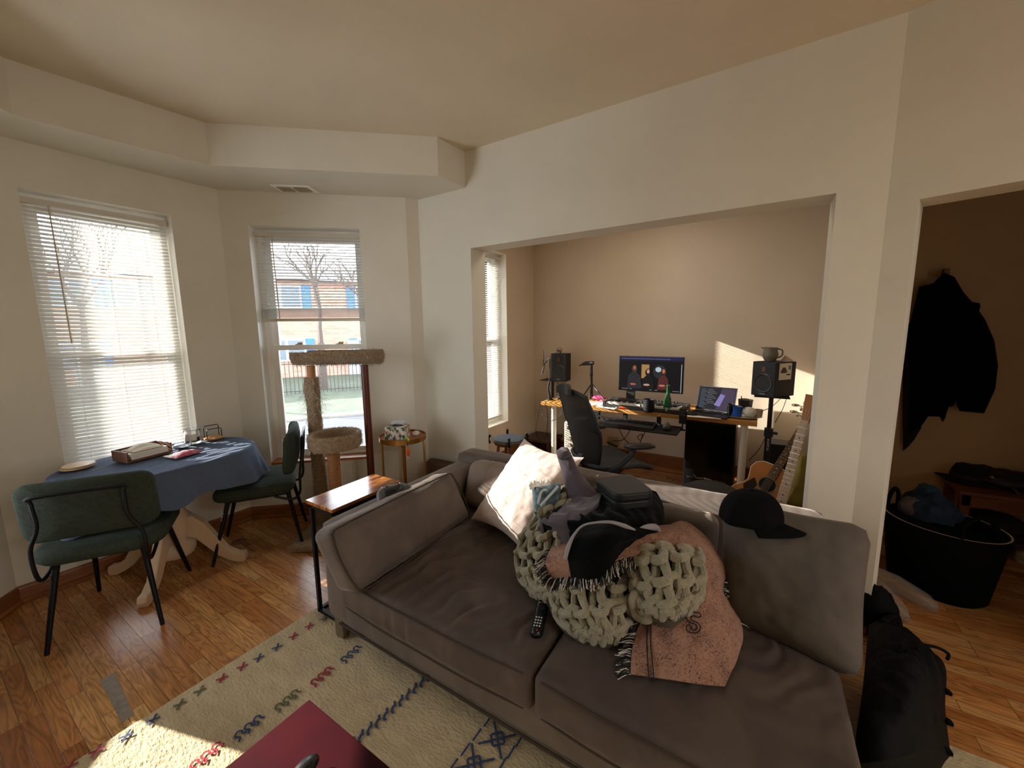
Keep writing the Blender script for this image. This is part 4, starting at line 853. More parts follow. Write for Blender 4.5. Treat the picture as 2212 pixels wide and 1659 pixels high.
def skirted(rows, z0, nu=26, nv=26, off=0, wob=0, fold=0, seed=0):
    G = grow(rows); mb = MB()
    def f(u, v):
        p = crow(G, u, v); e = min(u, 1-u, v, 1-v)*6; e = min(1, e)
        w = wob*fbm((p.x*9+seed, p.y*9, p.z*9))+fold*(math.sin((p.x*1.3-p.y)*60+4*fbm((p.x*6+seed, p.y*6, 1))))
        return p+Z*(w*e+off)
    mb.grid(f, nu, nv)
    if z0 is not None:
        for g in (lambda u, v: (u, 0), lambda u, v: (u, 1), lambda u, v: (0, u), lambda u, v: (1, u)):
            def h(u, v, g=g):
                a, b = g(u, v); p = f(a, b); c = crow(G, .5, .5); q = V((p.x+(c.x-p.x)*.12*v, p.y+(c.y-p.y)*.12*v, p.z*(1-v)+z0*v)); return q
            mb.grid(h, nu, 4)
    return mb, G, f
def findz(G, px, py, n=40):
    best = None
    for i in range(n+1):
        for j in range(n+1):
            p = crow(G, i/n, j/n); x, y = proj(p); d = (x-px)**2+(y-py)**2
            if best is None or d < best[0]: best = (d, p, i/n, j/n)
    d, p, u, v = best
    for st in (.5/n, .25/n, .1/n):
        for _ in range(6):
            for du_, dv_ in ((st, 0), (-st, 0), (0, st), (0, -st)):
                q = crow(G, u+du_, v+dv_); x, y = proj(q); e = (x-px)**2+(y-py)**2
                if e < d: d, p, u, v = e, q, u+du_, v+dv_
    return p
# --- chunky knit blanket
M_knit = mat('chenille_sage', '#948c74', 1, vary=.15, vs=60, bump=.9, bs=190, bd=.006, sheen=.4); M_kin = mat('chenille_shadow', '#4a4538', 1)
kb = thing('knit_blanket', 'chunky sage green knitted blanket with thick loops heaped on the sofa seat', 'blanket', P(1300, 1320, .43))
K = [[[(1178, 1095, .655), (1205, 1088, .67), (1235, 1080, .69)], [(1135, 1150, .565), (1175, 1150, .63), (1220, 1150, .65)], [(1116, 1200, .49), (1160, 1205, .565), (1210, 1205, .60)], [(1122, 1250, .45), (1162, 1255, .53), (1212, 1255, .56)], [(1155, 1283, .44), (1182, 1292, .48), (1225, 1290, .53)]],
     [[(1192, 1262, .52), (1240, 1245, .585), (1300, 1245, .61), (1375, 1255, .58)], [(1188, 1305, .47), (1240, 1305, .54), (1300, 1300, .57), (1368, 1300, .535)], [(1212, 1348, .445), (1262, 1352, .49), (1312, 1350, .52), (1368, 1340, .49)], [(1248, 1374, .44), (1280, 1384, .445), (1320, 1386, .45), (1362, 1366, .45)]],
     [[(1345, 1205, .66), (1430, 1185, .71), (1512, 1198, .665)], [(1362, 1250, .62), (1440, 1238, .68), (1520, 1240, .64)], [(1370, 1290, .575), (1442, 1288, .63), (1518, 1282, .60)], [(1385, 1325, .54), (1445, 1332, .575), (1498, 1315, .57)]],
     [[(1192, 1078, .715), (1214, 1062, .735), (1238, 1045, .76)], [(1176, 1098, .69), (1205, 1086, .715), (1236, 1070, .745)], [(1163, 1118, .66), (1196, 1106, .69), (1232, 1096, .715)]]]
NS = [(3.5, 5, .0150), (5, 3, .0140), (4.5, 3, .0160), (3, 3, .0130)]
for gi, rows in enumerate(K):
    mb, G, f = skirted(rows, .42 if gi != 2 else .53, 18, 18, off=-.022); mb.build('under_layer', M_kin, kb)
    cols_, rows_, rr = NS[gi]; mb = MB()
    R = random.Random(10+gi); flip = False
    for r_ in range(rows_+1):
        pts = []; ph = R.uniform(0, 6)
        steps = int(cols_*14)
        for k in range(steps+1):
            tt = k/steps*cols_; a = tt*2*PI
            u_ = (tt+.20*math.sin(2*a))/cols_; v_ = (r_+.70*math.cos(a))/rows_+.03*math.sin(a*.5+ph)
            u_ += .02*math.sin(r_*1.7+a*.3); q = (min(1.03, max(-.03, v_)), min(1.03, max(-.03, u_)))
            if flip: q = (min(1.03, max(-.03, u_)), min(1.03, max(-.03, v_)))
            p = crow(G, q[1], q[0])
            # push out of the surface and weave over and under
            e = .001; 
            h = .014*math.sin(2*a+PI/2)+.012*math.sin(a+.8)+.012
            pts.append(p+V((-.35, -.1, .93))*h)
        mb.tube(pts, [rr*(1+.12*math.sin(i*.9+ph)) for i in range(len(pts))], 8)
    mb.build('yarn_loops', M_knit, kb)
# a few slack single strands
for pts in ([(1290, 1245, .60), (1296, 1275, .56), (1305, 1300, .57), (1330, 1302, .56), (1370, 1290, .57), (1400, 1275, .60)], [(1385, 1275, .60), (1368, 1290, .59), (1372, 1325, .535), (1395, 1338, .53), (1420, 1325, .55), (1450, 1318, .56), (1455, 1335, .54)], [(1190, 1262, .50), (1172, 1280, .455), (1150, 1282, .45), (1158, 1262, .48)]):
    MB().tube([P(*q) for q in pts], .0155, 9, sub=6).build('loose_strand', M_knit, kb)
# --- pink woven throw
def marl(name, c1, c2, c3):
    N = NT(name); b = N.n('ShaderNodeBsdfPrincipled', i_Roughness=.95); N.l(b.outputs[0], N.out.inputs[0]); tc = N.n('ShaderNodeTexCoord')
    a = N.n('ShaderNodeTexNoise', i_Scale=240, i_Detail=2, i_Distortion=1.5); N.l(tc.outputs['Object'], a.inputs[0]); g = N.n('ShaderNodeTexNoise', i_Scale=14, i_Detail=2); N.l(tc.outputs['Object'], g.inputs[0])
    s = N.n('ShaderNodeMath', operation='MULTIPLY_ADD', i_1=.35); N.l(g.outputs[0], s.inputs[0]); N.l(a.outputs[0], s.inputs[2]); N.l(N.ramp(s.outputs[0], [(.52, c3), (.60, c1), (.78, c2)]), b.inputs['Base Color'])
    bp = N.n('ShaderNodeBump', i_Strength=.5, i_Distance=.002); N.l(a.outputs[0], bp.inputs['Height']); N.l(bp.outputs[0], b.inputs['Normal']); return N.m
M_pink = marl('terracotta_marl', '#875f4e', '#9c7763', '#352422'); M_fb = mat('fringe_black', '#1d1a1b', .95); M_fw = mat('fringe_white', '#c9c1b8', .95); M_line = mat('woven_line', '#1c1416', .9)
th = thing('woven_throw', 'terracotta woven throw with black fringe and outlined letter draped over the knit blanket', 'throw', P(1470, 1400, .43))
TA_ = [[(1192, 1185, .62), (1250, 1155, .65), (1330, 1140, .67), (1400, 1140, .67), (1455, 1135, .68)], [(1180, 1218, .625), (1240, 1200, .68), (1310, 1195, .70), (1385, 1165, .71), (1480, 1155, .715)], [(1196, 1248, .575), (1250, 1243, .63), (1296, 1240, .645), (1350, 1206, .69), (1490, 1192, .68)]]
TB_ = [[(1440, 1140, .68), (1475, 1128, .70), (1512, 1150, .68), (1545, 1185, .63)], [(1470, 1190, .695), (1510, 1190, .675), (1545, 1200, .635), (1566, 1230, .58)], [(1470, 1262, .62), (1505, 1255, .62), (1545, 1262, .585), (1560, 1280, .53)], [(1400, 1320, .525), (1470, 1315, .56), (1545, 1315, .535), (1588, 1320, .46)], [(1370, 1390, .465), (1460, 1390, .50), (1540, 1390, .495), (1602, 1385, .445)], [(1364, 1458, .437), (1450, 1470, .455), (1520, 1480, .45), (1566, 1484, .437)]]
mb, GA, fA = skirted(TA_, None, 60, 40, wob=.012, fold=.002, seed=3); mb.build('top_fold', M_pink, th, solid=.006, ang=80)
mb, GB, fB = skirted(TB_, None, 70, 60, wob=.02, fold=.002, seed=8); mb.build('hanging_panel', M_pink, th, solid=.006, ang=80)
# filler under the panel so that it rests on the seat
def fringe(pts, d, n, L, seed):
    R = random.Random(seed); A = MB(); B = MB()
    for k in range(n):
        t = k/(n-1)*(len(pts)-1); i = min(int(t), len(pts)-2); p = pts[i].lerp(pts[i+1], t-i)
        for m_ in ((A, A, B) if k % 3 else (A, B, A)):
            q = p+V((R.uniform(-.004, .004), R.uniform(-.004, .004), 0)); dd = (V(d)+V((R.gauss(0, .22), R.gauss(0, .22), R.gauss(0, .1)))).normalized(); l = L*R.uniform(.8, 1.15)
            m_.tube([q, q+dd*l*.35+Z*.004, q+dd*l*.7, q+dd*l+V((R.gauss(0, .004), R.gauss(0, .004), -.006))], .0017 if m_ is A else .0013, 4)
    A.build('black_fringe', M_fb, th); B.build('white_fringe', M_fw, th)
fringe([fA(u/20, 1) for u in range(21)], (-.75, -.25, -.42), 110, .042, 1)
fringe([fA(0, v/8) for v in range(9)], (-.6, .6, -.4), 34, .045, 2)
fringe([fB(0, .52+.48*v/10) for v in range(11)], (-.35, .85, -.12), 46, .045, 3)
fringe([fB(1, .30+.4*v/10) for v in range(11)], (.55, -.6, -.35), 40, .045, 4)
def zfit(f, ref, n=90):
    pts = [f(i/n, j/n) for i in range(n+1) for j in range(n+1)]; pp = [(proj(p), p.z) for p in pts]
    zs = [min(pp, key=lambda q: (q[0][0]-a)**2+(q[0][1]-b)**2)[1] for a, b in ref]
    if len(ref) < 8: return [P(a, b, z+.006) for (a, b), z in zip(ref, zs)]
    mx = sum(a for a, b in ref)/len(ref); my = sum(b for a, b in ref)/len(ref); mz = sum(zs)/len(zs)   # least-squares plane
    A = [[sum((a-mx)**2 for a, b in ref), sum((a-mx)*(b-my) for a, b in ref)], [0, sum((b-my)**2 for a, b in ref)]]; A[1][0] = A[0][1]
    r0 = sum((a-mx)*(z-mz) for (a, b), z in zip(ref, zs)); r1 = sum((b-my)*(z-mz) for (a, b), z in zip(ref, zs)); D_ = A[0][0]*A[1][1]-A[0][1]**2
    ga, gb = (r0*A[1][1]-r1*A[0][1])/D_, (r1*A[0][0]-r0*A[0][1])/D_
    return [P(a, b, mz+ga*(a-mx)+gb*(b-my)+.013) for a, b in ref]
def trace(pts, r=.002, G=None, nm='outline', closed=False):
    q = zfit(G or fB, pts); MB().tube(q, r, 5, closed=closed, sub=3).build(nm, M_line, th)
trace([(1514, 1330), (1509, 1324), (1497, 1323), (1485, 1328), (1483, 1338), (1492, 1345), (1502, 1349), (1505, 1356), (1500, 1361), (1493, 1358), (1490, 1350), (1483, 1352), (1484, 1362), (1494, 1367), (1507, 1366), (1513, 1356), (1508, 1346), (1494, 1339), (1493, 1333), (1500, 1330), (1507, 1334)], closed=True, nm='letter_outline')
trace([(1399, 1345), (1397, 1385), (1399, 1425), (1402, 1470)]); trace([(1406, 1345), (1405, 1385), (1409, 1425), (1413, 1472)])
trace([(1300, 1238), (1312, 1215)], G=fA)
# --- dark fleece hoodie, its grey lined hood towards the camera
M_hood = mat('black_fleece', '#050608', 1, spec=.1, vary=.15, vs=14, bump=.25, bs=260, sheen=.1); M_trim = mat('grey_lining', '#8d868a', .95, sheen=.3)
hd = thing('hoodie', 'black fleece hoodie with pale grey hood lining on top of the blankets', 'hoodie', P(1320, 1150, .6))
mb, G, f = skirted([[(1240, 1062, .75), (1290, 1050, .765), (1360, 1045, .765), (1418, 1062, .72)], [(1205, 1095, .725), (1280, 1090, .765), (1350, 1085, .77), (1432, 1090, .70)], [(1172, 1130, .685), (1250, 1125, .745), (1340, 1118, .765), (1434, 1120, .68)], [(1192, 1150, .655), (1252, 1152, .715), (1330, 1150, .735), (1424, 1152, .665)]], .5, 50, 50, wob=.014, fold=.005, seed=2); mb.build('body', M_hood, hd, ang=80)
hr = [[(1262, 1134, .775), (1300, 1130, .79), (1340, 1132, .785), (1422, 1148, .715)], [(1236, 1165, .745), (1290, 1165, .775), (1340, 1160, .765), (1390, 1160, .72)], [(1225, 1200, .70), (1262, 1212, .705), (1310, 1192, .735), (1345, 1172, .74)]]
mb, G, f = skirted(hr, .60, 40, 40, wob=.008, seed=6); mb.build('hood', M_hood, hd, ang=80)
MB().tube([P(*q) for q in ((1221, 1207, .69), (1228, 1180, .735), (1240, 1155, .765), (1258, 1136, .785), (1285, 1129, .80), (1320, 1128, .80), (1350, 1137, .775), (1372, 1145, .755))], [.007, .008, .005, .004, .004, .006, .009, .003], 8, sub=5).build('hood_edge', M_trim, hd)
MB().tube([P(*q) for q in ((1374, 1150, .735), (1392, 1141, .735), (1414, 1139, .72), (1424, 1150, .705))], [.004, .011, .014, .009], 10, sub=5).build('cuff', M_trim, hd)
# --- mauve sweatshirt with one sleeve over the pillow
M_mauve = mat('mauve_jersey', '#4a4047', .95, vary=.12, vs=14, bump=.2, bs=260, sheen=.3)
sw_ = thing('sweatshirt', 'mauve grey sweatshirt between the blush pillow and the hoodie, one sleeve hanging up', 'sweatshirt', P(1240, 1110, .6))
mb, G, f = skirted([[(1222, 1085, .735), (1262, 1060, .775), (1305, 1045, .79)], [(1192, 1108, .71), (1240, 1096, .762), (1292, 1084, .782)], [(1166, 1128, .68), (1214, 1124, .735), (1262, 1114, .765)], [(1190, 1152, .65), (1222, 1148, .70), (1250, 1140, .725)]], .52, 44, 44, wob=.012, fold=.004, seed=12); mb.build('body', M_mauve, sw_, ang=80)
puff([onX(*p) for p in ((1204, 974, 1.64), (1212, 966, 1.65), (1226, 966, 1.65), (1233, 980, 1.64), (1242, 1004, 1.63), (1262, 1036, 1.61), (1292, 1070, 1.585), (1290, 1100, 1.57), (1236, 1100, 1.57), (1223, 1055, 1.59), (1213, 1020, 1.61), (1207, 994, 1.63))], (-1, .1, .25), .036, seed=4, wr=.9).build('sleeve', M_mauve, sw_, ang=80)
puff([onX(*p) for p in ((1202, 975, 1.62), (1210, 968, 1.63), (1228, 974, 1.62), (1231, 986, 1.61), (1220, 990, 1.605), (1206, 990, 1.61))], (-1, .1, .25), .026, seed=6, wr=.5).build('cuff', M_mauve, sw_, ang=80)
# --- zip case
M_case = mat('dark_green_case', '#0d1113', .5, bump=.1, bs=400); t = thing('zip_case', 'dark grey-green zip case with silver puller on top of the clothes', 'case', P(1345, 1060, .76))
q = [P(1282, 1032, .835), P(1362, 1020, .835), P(1416, 1060, .835), P(1332, 1068, .835)]
def rr_poly(q, r, n=5):
    out = []
    for i in range(4):
        p, a, b = q[i], (q[i-1]-q[i]).normalized(), (q[(i+1) % 4]-q[i]).normalized()
        for k in range(n+1): t_ = k/n; out.append((p+a*r)*(1-t_)**2+p*2*t_*(1-t_)+(p+b*r)*t_**2)
    return out
ol = rr_poly(q, .04); MB().slab([p-Z*.004 for p in ol][::-1], (0, 0, -.032)).build('lid', M_case, t, bevel=.006, ang=30)
MB().slab([p-Z*.0385 for p in ol][::-1], (0, 0, -.034)).build('base', M_case, t, bevel=.006, ang=30)
MB().tube([p-Z*.037 for p in ol], .003, 6, closed=True).build('zip', mat('zip_black', '#0c0d0e', .4), t)
zq = P(1290, 1029, .834); MB().box(zq-V((.012, .004, 0)), zq+V((.012, .004, .004))).build('zip_puller', mat('silver', '#b8b8b4', .3, .9), t, bevel=.001)
# --- blue and grey tasselled throw
bt = thing('tasselled_scarf', 'folded blue-grey scarf with white tassels tucked beside the blush pillow', 'scarf', P(1180, 1085, .6))
mb, G, f = skirted([[(1149, 1052, .755), (1176, 1050, .775), (1212, 1042, .80)], [(1158, 1078, .72), (1182, 1078, .745), (1208, 1068, .77)], [(1168, 1104, .68), (1188, 1100, .70), (1206, 1088, .73)]], .6, 24, 24, wob=.022, fold=.007, seed=4); mb.build('folds', mat('blue_grey_wool', '#56686e', .95, vary=.5, vs=40), bt, ang=80)
for pts in (((1162, 1088, .735), (1170, 1062, .765), (1182, 1058, .775)), ((1168, 1092, .735), (1188, 1070, .765), (1206, 1050, .80))): MB().tube([P(*q) for q in pts], .006, 8, sub=4).build('pale_edge', mat('pale_wool', '#b8bcbc', .9), bt)
mb = MB(); R = random.Random(2)
for k in range(26):
    p = P(1146+k*1.8, 1058-(k % 13)*.6, .755); mb.tube([p, p+V((.004, .01, .018)), p+V((R.gauss(.01, .006), R.gauss(.015, .006), R.uniform(.02, .035)))], .0022, 5)
mb.build('tassels', mat('white_tassel', '#d9d3ca', .9), bt)
# --- remote
ra, rb = P(1174, 1298, .437), P(1156, 1378, .437); d = (rb-ra).normalized(); s = V((-d.y, d.x, 0)).normalized()
rc = thing('remote_control', 'black remote control lying on the sofa seat beside the knit blanket', 'remote', (ra+rb)/2)
L_ = (rb-ra).length; w0 = .024
def rem(u, v): x = (u-.5)*2; e = (1-abs(2*v-1)**8)**.5; return ra+d*(L_*v)+s*(w0*x*e)+Z*(.016*max(0, 1-x**4)*min(1, e+.2)+.004*math.cos(v*PI*2))
mb = MB(); mb.grid(rem, 14, 30); mb.grid(lambda u, v: V((*rem(1-u, v).xy, .433)), 14, 30); mb.build('case', mat('remote_black', '#0e0f11', .3), rc)
for k in range(4):
    for j in range(3): MB().sph(rem(.3+.2*j, .56+.085*k)+Z*.001, (.0032, .0032, .0018), 8, 5).build('button', mat('remote_button', '#c9c9c9', .5), rc)
for k in range(4): MB().sph(rem(.26+.16*k, .1)+Z*.001, (.0028, .0028, .0018), 8, 5).build('button', mat('remote_button', '#c9c9c9', .5), rc)
for j in range(3): MB().sph(rem(.3+.2*j, .18)+Z*.001, (.004, .0022, .0018), 8, 5).build('button', mat('remote_orange' if j else 'remote_button', '#c97a5c', .5), rc)
MB().sph(rem(.62, .93)+Z*.001, (.0032, .0032, .0018), 8, 5).build('button', mat('remote_red', '#c02a38', .5), rc)
MB().lathe(rem(.5, .32)-Z*.001, [(.009, 0), (.013, .001), (.013, .003), (.009, .003)], 20).build('dial', mat('remote_dial', '#202124', .25), rc)
# --- black cap on the grey pillow
M_cap = mat('black_cotton_cap', '#060607', .9, spec=.15, bump=.15, bs=500); 
fd = tl.lerp(tr, .24); cc = at(1632, 1100, (fd-EYE).dot(FW)-.05)
hx = (tr-tl).normalized(); hx.z = 0; hx.normalize(); hn = V((-hx.y, hx.x, 0)); 
t = thing('baseball_cap', 'black baseball cap resting on top of the large grey pillow', 'cap', cc)
cr_ = .098
def crown(u, v): a = u*2*PI; e = v*PI/2; h = math.cos(e); sq = 1+.04*math.cos(a*6)*h; return cc+hx*(-.015+cr_*1.02*math.cos(a)*math.cos(e)**.75*sq)+hn*(cr_*.9*math.sin(a)*math.cos(e)**.75*sq)+Z*(-.045+.115*math.sin(e)**.9+.012*math.cos(a)*math.cos(e))
mb = MB(); mb.grid(crown, 60, 24, cu=True); mb.build('crown', M_cap, t, ang=60, solid=.003)
MB().sph(crown(0, 1)+Z*.002, (.008, .008, .004), 12, 6).build('top_button', M_cap, t)
def brim(u, v): a = (u-.5)*PI*.86; rr = .085+.085*v; x = math.cos(a)*(.088+.082*v); y = math.sin(a)*(.084-.004*v); return cc+hx*(-.015+x)+hn*y+Z*(-.036-.012*v-.022*(abs(u-.5)*2)**2*v)
mb = MB(); mb.grid(brim, 30, 14); mb.build('brim', M_cap, t, solid=.004, ang=60)
mb = MB(); mb.tube([crown(k/6, v/8)+Z*.0004 for k in (0,) for v in range(9)], .0012, 4)
for k in range(1, 6): mb.tube([crown(k/6, v/8) for v in range(9)], .0012, 4)
mb.build('seam', M_cap, t)
# ================================================================ OFFICE
M_bp = mat('matte_black', '#121214', .6); M_desk = mat('birch_desktop', '#b5803f', .4, vary=.25, vs=5, stretch=(8, 1, 8)); M_leg = mat('white_steel', '#d8d2c6', .4)
DX0, DX1, DY0, DY1, DZ = 3.66, 4.24, -.035, 1.925, .74
desk = thing('desk', 'long light wood desk on white round legs along the office wall', 'desk', (3.95, .95, 0))
MB().box((DX0, DY0, DZ-.036), (DX1, DY1, DZ)).build('desktop', M_desk, desk, bevel=.003, flat=True)
for x, y in ((DX0+.07, DY0+.09), (DX0+.07, DY1-.12), (DX1-.07, DY0+.09), (DX1-.07, DY1-.12)):
    MB().lathe((x, y, 0), [(0, 0), (.027, 0), (.027, .69), (.045, .70), (.045, .704), (0, .704)], 24).build('leg', M_leg, desk)
DT = DZ+.001
def D(px, py, z=DT): return P(px, py, z)
# monitor
t = thing('monitor', 'wide computer monitor showing a video on the desk', 'monitor', (4.0, .88, DT))
MX = 3.97; m0, m1, m2, m3 = onX(1336, 767, MX), onX(1478, 773, MX), onX(1475, 852, MX), onX(1337, 842, MX)
ya, yb, za, zb_ = (m0.y+m3.y)/2, (m1.y+m2.y)/2, (m2.z+m3.z)/2, (m0.z+m1.z)/2
fr = MB().box((MX, yb, za), (MX+.03, ya, zb_)).build('bezel', M_bp, t, bevel=.003, flat=True)
def em(name, c, s=1.0): return mat(name, '#020202', .6, emit=c, es=s, spec=.1)
def quad(mb, x, y0, y1, z0, z1): mb.add([(x, y0, z0), (x, y1, z0), (x, y1, z1), (x, y0, z1)], [(3, 2, 1, 0)])
W_, H_ = ya-yb, zb_-za
def sc_pt(u, v, k=0): return V((MX-.0012-k*.0004, ya-W_*u, zb_-H_*v))
def poly(name, pts, c, k, parent, s=.75, f=sc_pt): return MB().add([f(u, v, k) for u, v in pts], [list(range(len(pts)))]).build(name, em('screen'+c, c, s), parent, flat=True)
scr = poly('screen', [(.01, .015), (.99, .015), (.99, .985), (.01, .985)], '#0c080c', 0, t)
poly('tab_bar', [(.01, .015), (.99, .015), (.99, .10), (.01, .10)], '#23224a', 1, scr); poly('address_bar', [(.05, .06), (.8, .06), (.8, .085), (.05, .085)], '#55557a', 2, scr); poly('toolbar', [(.01, .10), (.99, .10), (.99, .15), (.01, .15)], '#17151f', 1, scr)
poly('scrollbar', [(.965, .2), (.975, .2), (.975, .97), (.965, .97)], '#b9b9c8', 2, scr); poly('backdrop', [(.37, .23), (.49, .23), (.49, .62), (.37, .62)], '#b58c55', 2, scr)
def ell(cu, cv, a, b, n=20): return [(cu+a*math.cos(2*PI*i/n), cv+b*math.sin(2*PI*i/n)) for i in range(n)]
poly('lamp_ring', ell(.65, .42, .10, .19), '#2c2c33', 2, scr); poly('lamp_glow', ell(.63, .36, .045, .07), '#c8d4dc', 3, scr)
for (cu, cv, hair, skin, top, w_) in ((.26, .33, '#4a3428', '#b5664a', '#2c2a2e', .12), (.475, .42, '#1c1312', '#d8a08a', '#141216', .105), (.71, .40, '#3a2620', '#c9785a', '#5a2a26', .09)):
    poly('hair', ell(cu, cv+.03, .045, .11), hair, 4, scr); poly('torso', [(cu-w_, .92), (cu-w_*.8, cv+.22), (cu-.03, cv+.12), (cu+.03, cv+.12), (cu+w_*.8, cv+.22), (cu+w_, .92)], top, 5, scr); poly('face', ell(cu, cv, .022, .06), skin, 6, scr)
    poly('hands', ell(cu-.02, .80, .05, .03), skin, 6, scr, .5)
for u, w_ in ((.06, .1), (.18, .05), (.5, .04), (.58, .05), (.85, .1)): poly('caption', [(u, .93), (u+w_, .93), (u+w_, .945), (u, .945)], '#8a8a92', 6, scr)
MB().box((MX+.01, ya-.16, DT), (MX+.05, ya-.08, za+.04)).build('stand_neck', M_bp, t, flat=True); MB().box((MX-.08, ya-.22, DT), (MX+.12, ya-.02, DT+.012)).build('stand_base', M_bp, t, bevel=.004, flat=True)
# piano keyboard controller
k0, k1 = P(1309, 869, .79), P(1467, 884, .79); kd = (k1-k0).normalized(); kn = V((-kd.y, kd.x, 0)); kn = kn if kn.x > 0 else -kn; KL = (k1-k0).length
t = thing('midi_keyboard', 'black piano keyboard controller lying across the desk below the monitor', 'keyboard', (k0+k1)/2+V((0, 0, DT-.79)))
def kb_box(mb, a0, a1, b0, b1, z0, z1): q = [k0+kd*a+kn*b for a, b in ((a0, b0), (a1, b0), (a1, b1), (a0, b1))]; mb.hexa([V((p.x, p.y, z0)) for p in q], [V((p.x, p.y, z1)) for p in q])
mb = MB(); kb_box(mb, -.03, KL+.05, -.012, .26, DT, .778); kb_box(mb, -.03, KL+.05, .145, .26, .778, .805); kb_box(mb, -.03, -.004, -.012, .15, .778, .80); kb_box(mb, KL+.004, KL+.05, -.012, .15, .778, .80); mb.build('body', mat('keyboard_body', '#2a2724', .5), t, bevel=.003, flat=True)
nk = 36; mb = MB()
for k in range(nk): kb_box(mb, KL*k/nk+.0006, KL*(k+1)/nk-.0006, 0, .143, .779, .793)
mb.build('white_keys', mat('key_white', '#c9c0b2', .35), t, flat=True); mb = MB()
for k in range(nk-1):
    if k % 7 in (0, 1, 3, 4, 5): kb_box(mb, KL*(k+1)/nk-.0055, KL*(k+1)/nk+.0055, .05, .143, .793, .803)
mb.build('black_keys', M_bp, t, flat=True)
for k in range(8): MB().cyl(k0+kd*(KL*.62+k*.028)+kn*.2+V((0, 0, .015)), k0+kd*(KL*.62+k*.028)+kn*.2+V((0, 0, .030)), .008, .007, 12).build('knob', M_bp, t)
# laptop
h0, h1 = P(1502, 884, .752), P(1585, 894, .752); ld = (h1-h0).normalized(); ln = V((-ld.y, ld.x, 0)); ln = ln if ln.x > 0 else -ln; LL = .33
h1 = h0+ld*LL*((h1-h0).length/LL)
t = thing('laptop', 'open silver laptop with a dark purple desktop on the right half of the desk', 'laptop', (h0+h1)/2-V((0, 0, .01)))
LL = (h1-h0).length; top_n = (V((0, 0, 1))*.93+ln*.36).normalized(); HH = .225
q = [h0-ln*.23, h1-ln*.23, h1, h0]; MB().hexa([V((p.x, p.y, DT)) for p in q], [V((p.x, p.y, DT+.014)) for p in q]).build('base', mat('space_grey', '#3a3738', .4, .6), t, bevel=.003, flat=True)
mb = MB(); fa = lambda u, v, k=0: h0+ld*LL*u+top_n*(HH*(1-v)+.004)-ln.cross(ld).cross(ld).normalized()*0 + (-(ln*.93-Z*.36))*(.001+.0005*k)
mb.slab([fa(0, 0), fa(1, 0), fa(1, 1), fa(0, 1)], (ln*.93-Z*.36)*.006); lid = mb.build('lid', M_bp, t, flat=True)
s2 = poly('screen', [(.025, .03), (.975, .03), (.975, .95), (.025, .95)], '#120f1c', 1, lid, f=fa)
poly('wallpaper', [(.62, .06), (.96, .06), (.96, .93), (.52, .93)], '#4a3a55', 2, s2, .7, fa); poly('bright_stripe', [(.60, .28), (.72, .33), (.62, .80), (.47, .76)], '#8d83c4', 3, s2, .8, fa)
for k in range(14): v = .12+.058*k; poly('text_line', [(.08, v), (.2+.04*(k % 3), v), (.2+.04*(k % 3), v+.014), (.08, v+.014)], '#6f7f9a', 3, s2, .7, fa)
for k in range(9): v = .12+.07*k; poly('message', [(.26, v), (.40+.05*(k*7 % 3), v), (.40+.05*(k*7 % 3), v+.018), (.26, v+.018)], '#8a8a95', 3, s2, .6, fa)
mb = MB()
for i in range(12):
    for j in range(5): c = h0+ld*(LL*(.08+.075*i))-ln*(.035+.022*j)+Z*.005; mb.cbox(c, (.012, .016, .002))
mb.build('keys', M_bp, t, flat=True)
# small desk things
def cylp(px, py, wpx, hpx, z=DT):
    b = P(px, py, z); dist = (b-EYE).dot(FW); return b, wpx/FPX*dist/2, hpx/FPX*dist
b, r_, h_ = cylp(1441, 892, 17, 58); t = thing('glass_bottle', 'green glass water bottle standing in front of the piano keyboard', 'bottle', b)
MB().lathe(b, [(0, 0), (r_*.95, 0), (r_, .008), (r_, h_*.35), (r_*.9, h_*.42), (r_*.95, h_*.5), (r_*.42, h_*.75), (r_*.34, h_*.95), (r_*.4, h_*.96), (r_*.4, h_)], 24).build('glass', mat('green_glass', '#2f7a4c', .08, trans=.6, alpha=1), t)
MB().cyl(b+Z*h_, b+Z*(h_+.012), r_*.42, r_*.42).build('bottle_cap', mat('bottle_cap', '#1f5a3a', .5), t); MB().add([b+V((-r_*1.02*math.cos(a), r_*1.02*math.sin(a), z)) for a in (-.5, -.2, .1, .4) for z in (.02, .055)], [(0, 1, 3, 2), (2, 3, 5, 4), (4, 5, 7, 6)]).build('label', mat('bottle_label', '#8fae98', .6), t)
b, r_, h_ = cylp(1401, 889, 23, 27); t = thing('black_mug', 'black mug standing in front of the piano keyboard', 'mug', b); MB().lathe(b, [(0, 0), (r_*.9, 0), (r_, .01), (r_, h_), (r_*.92, h_), (r_*.9, .01), (0, .01)], 28, cap=False).build('cup', M_bp, t)
MB().tube([b+V((0, r_*.95, h_*.8)), b+V((0, r_*1.5, h_*.7)), b+V((0, r_*1.5, h_*.35)), b+V((0, r_*.95, h_*.2))], .005, 8, sub=4).build('handle', M_bp, t)
def boxat(name, label, cat, px, py, s, z=DT, rot=0, m=None, h=.03, bev=.003):
    b = P(px, py, z); mb = MB(); a = math.radians(rot); obb(mb, b, V((math.cos(a), math.sin(a), 0)), V((-math.sin(a), math.cos(a), 0)), s[0], s[1], 0, h); return tag(mb.build(name, m, bevel=bev, flat=True), label, cat)
M_wb = mat('white_plastic', '#cfc8bb', .5); M_or = mat('orange_plastic', '#d8481a', .5)
boxat('earbud_case', 'small white box on the desk right of the green bottle', 'box', 1473, 892, (.07, .10), m=M_wb, rot=5); boxat('charger', 'small white box on the desk between the orange things and the piano keys', 'box', 1346, 874, (.05, .09), m=M_wb, rot=12)
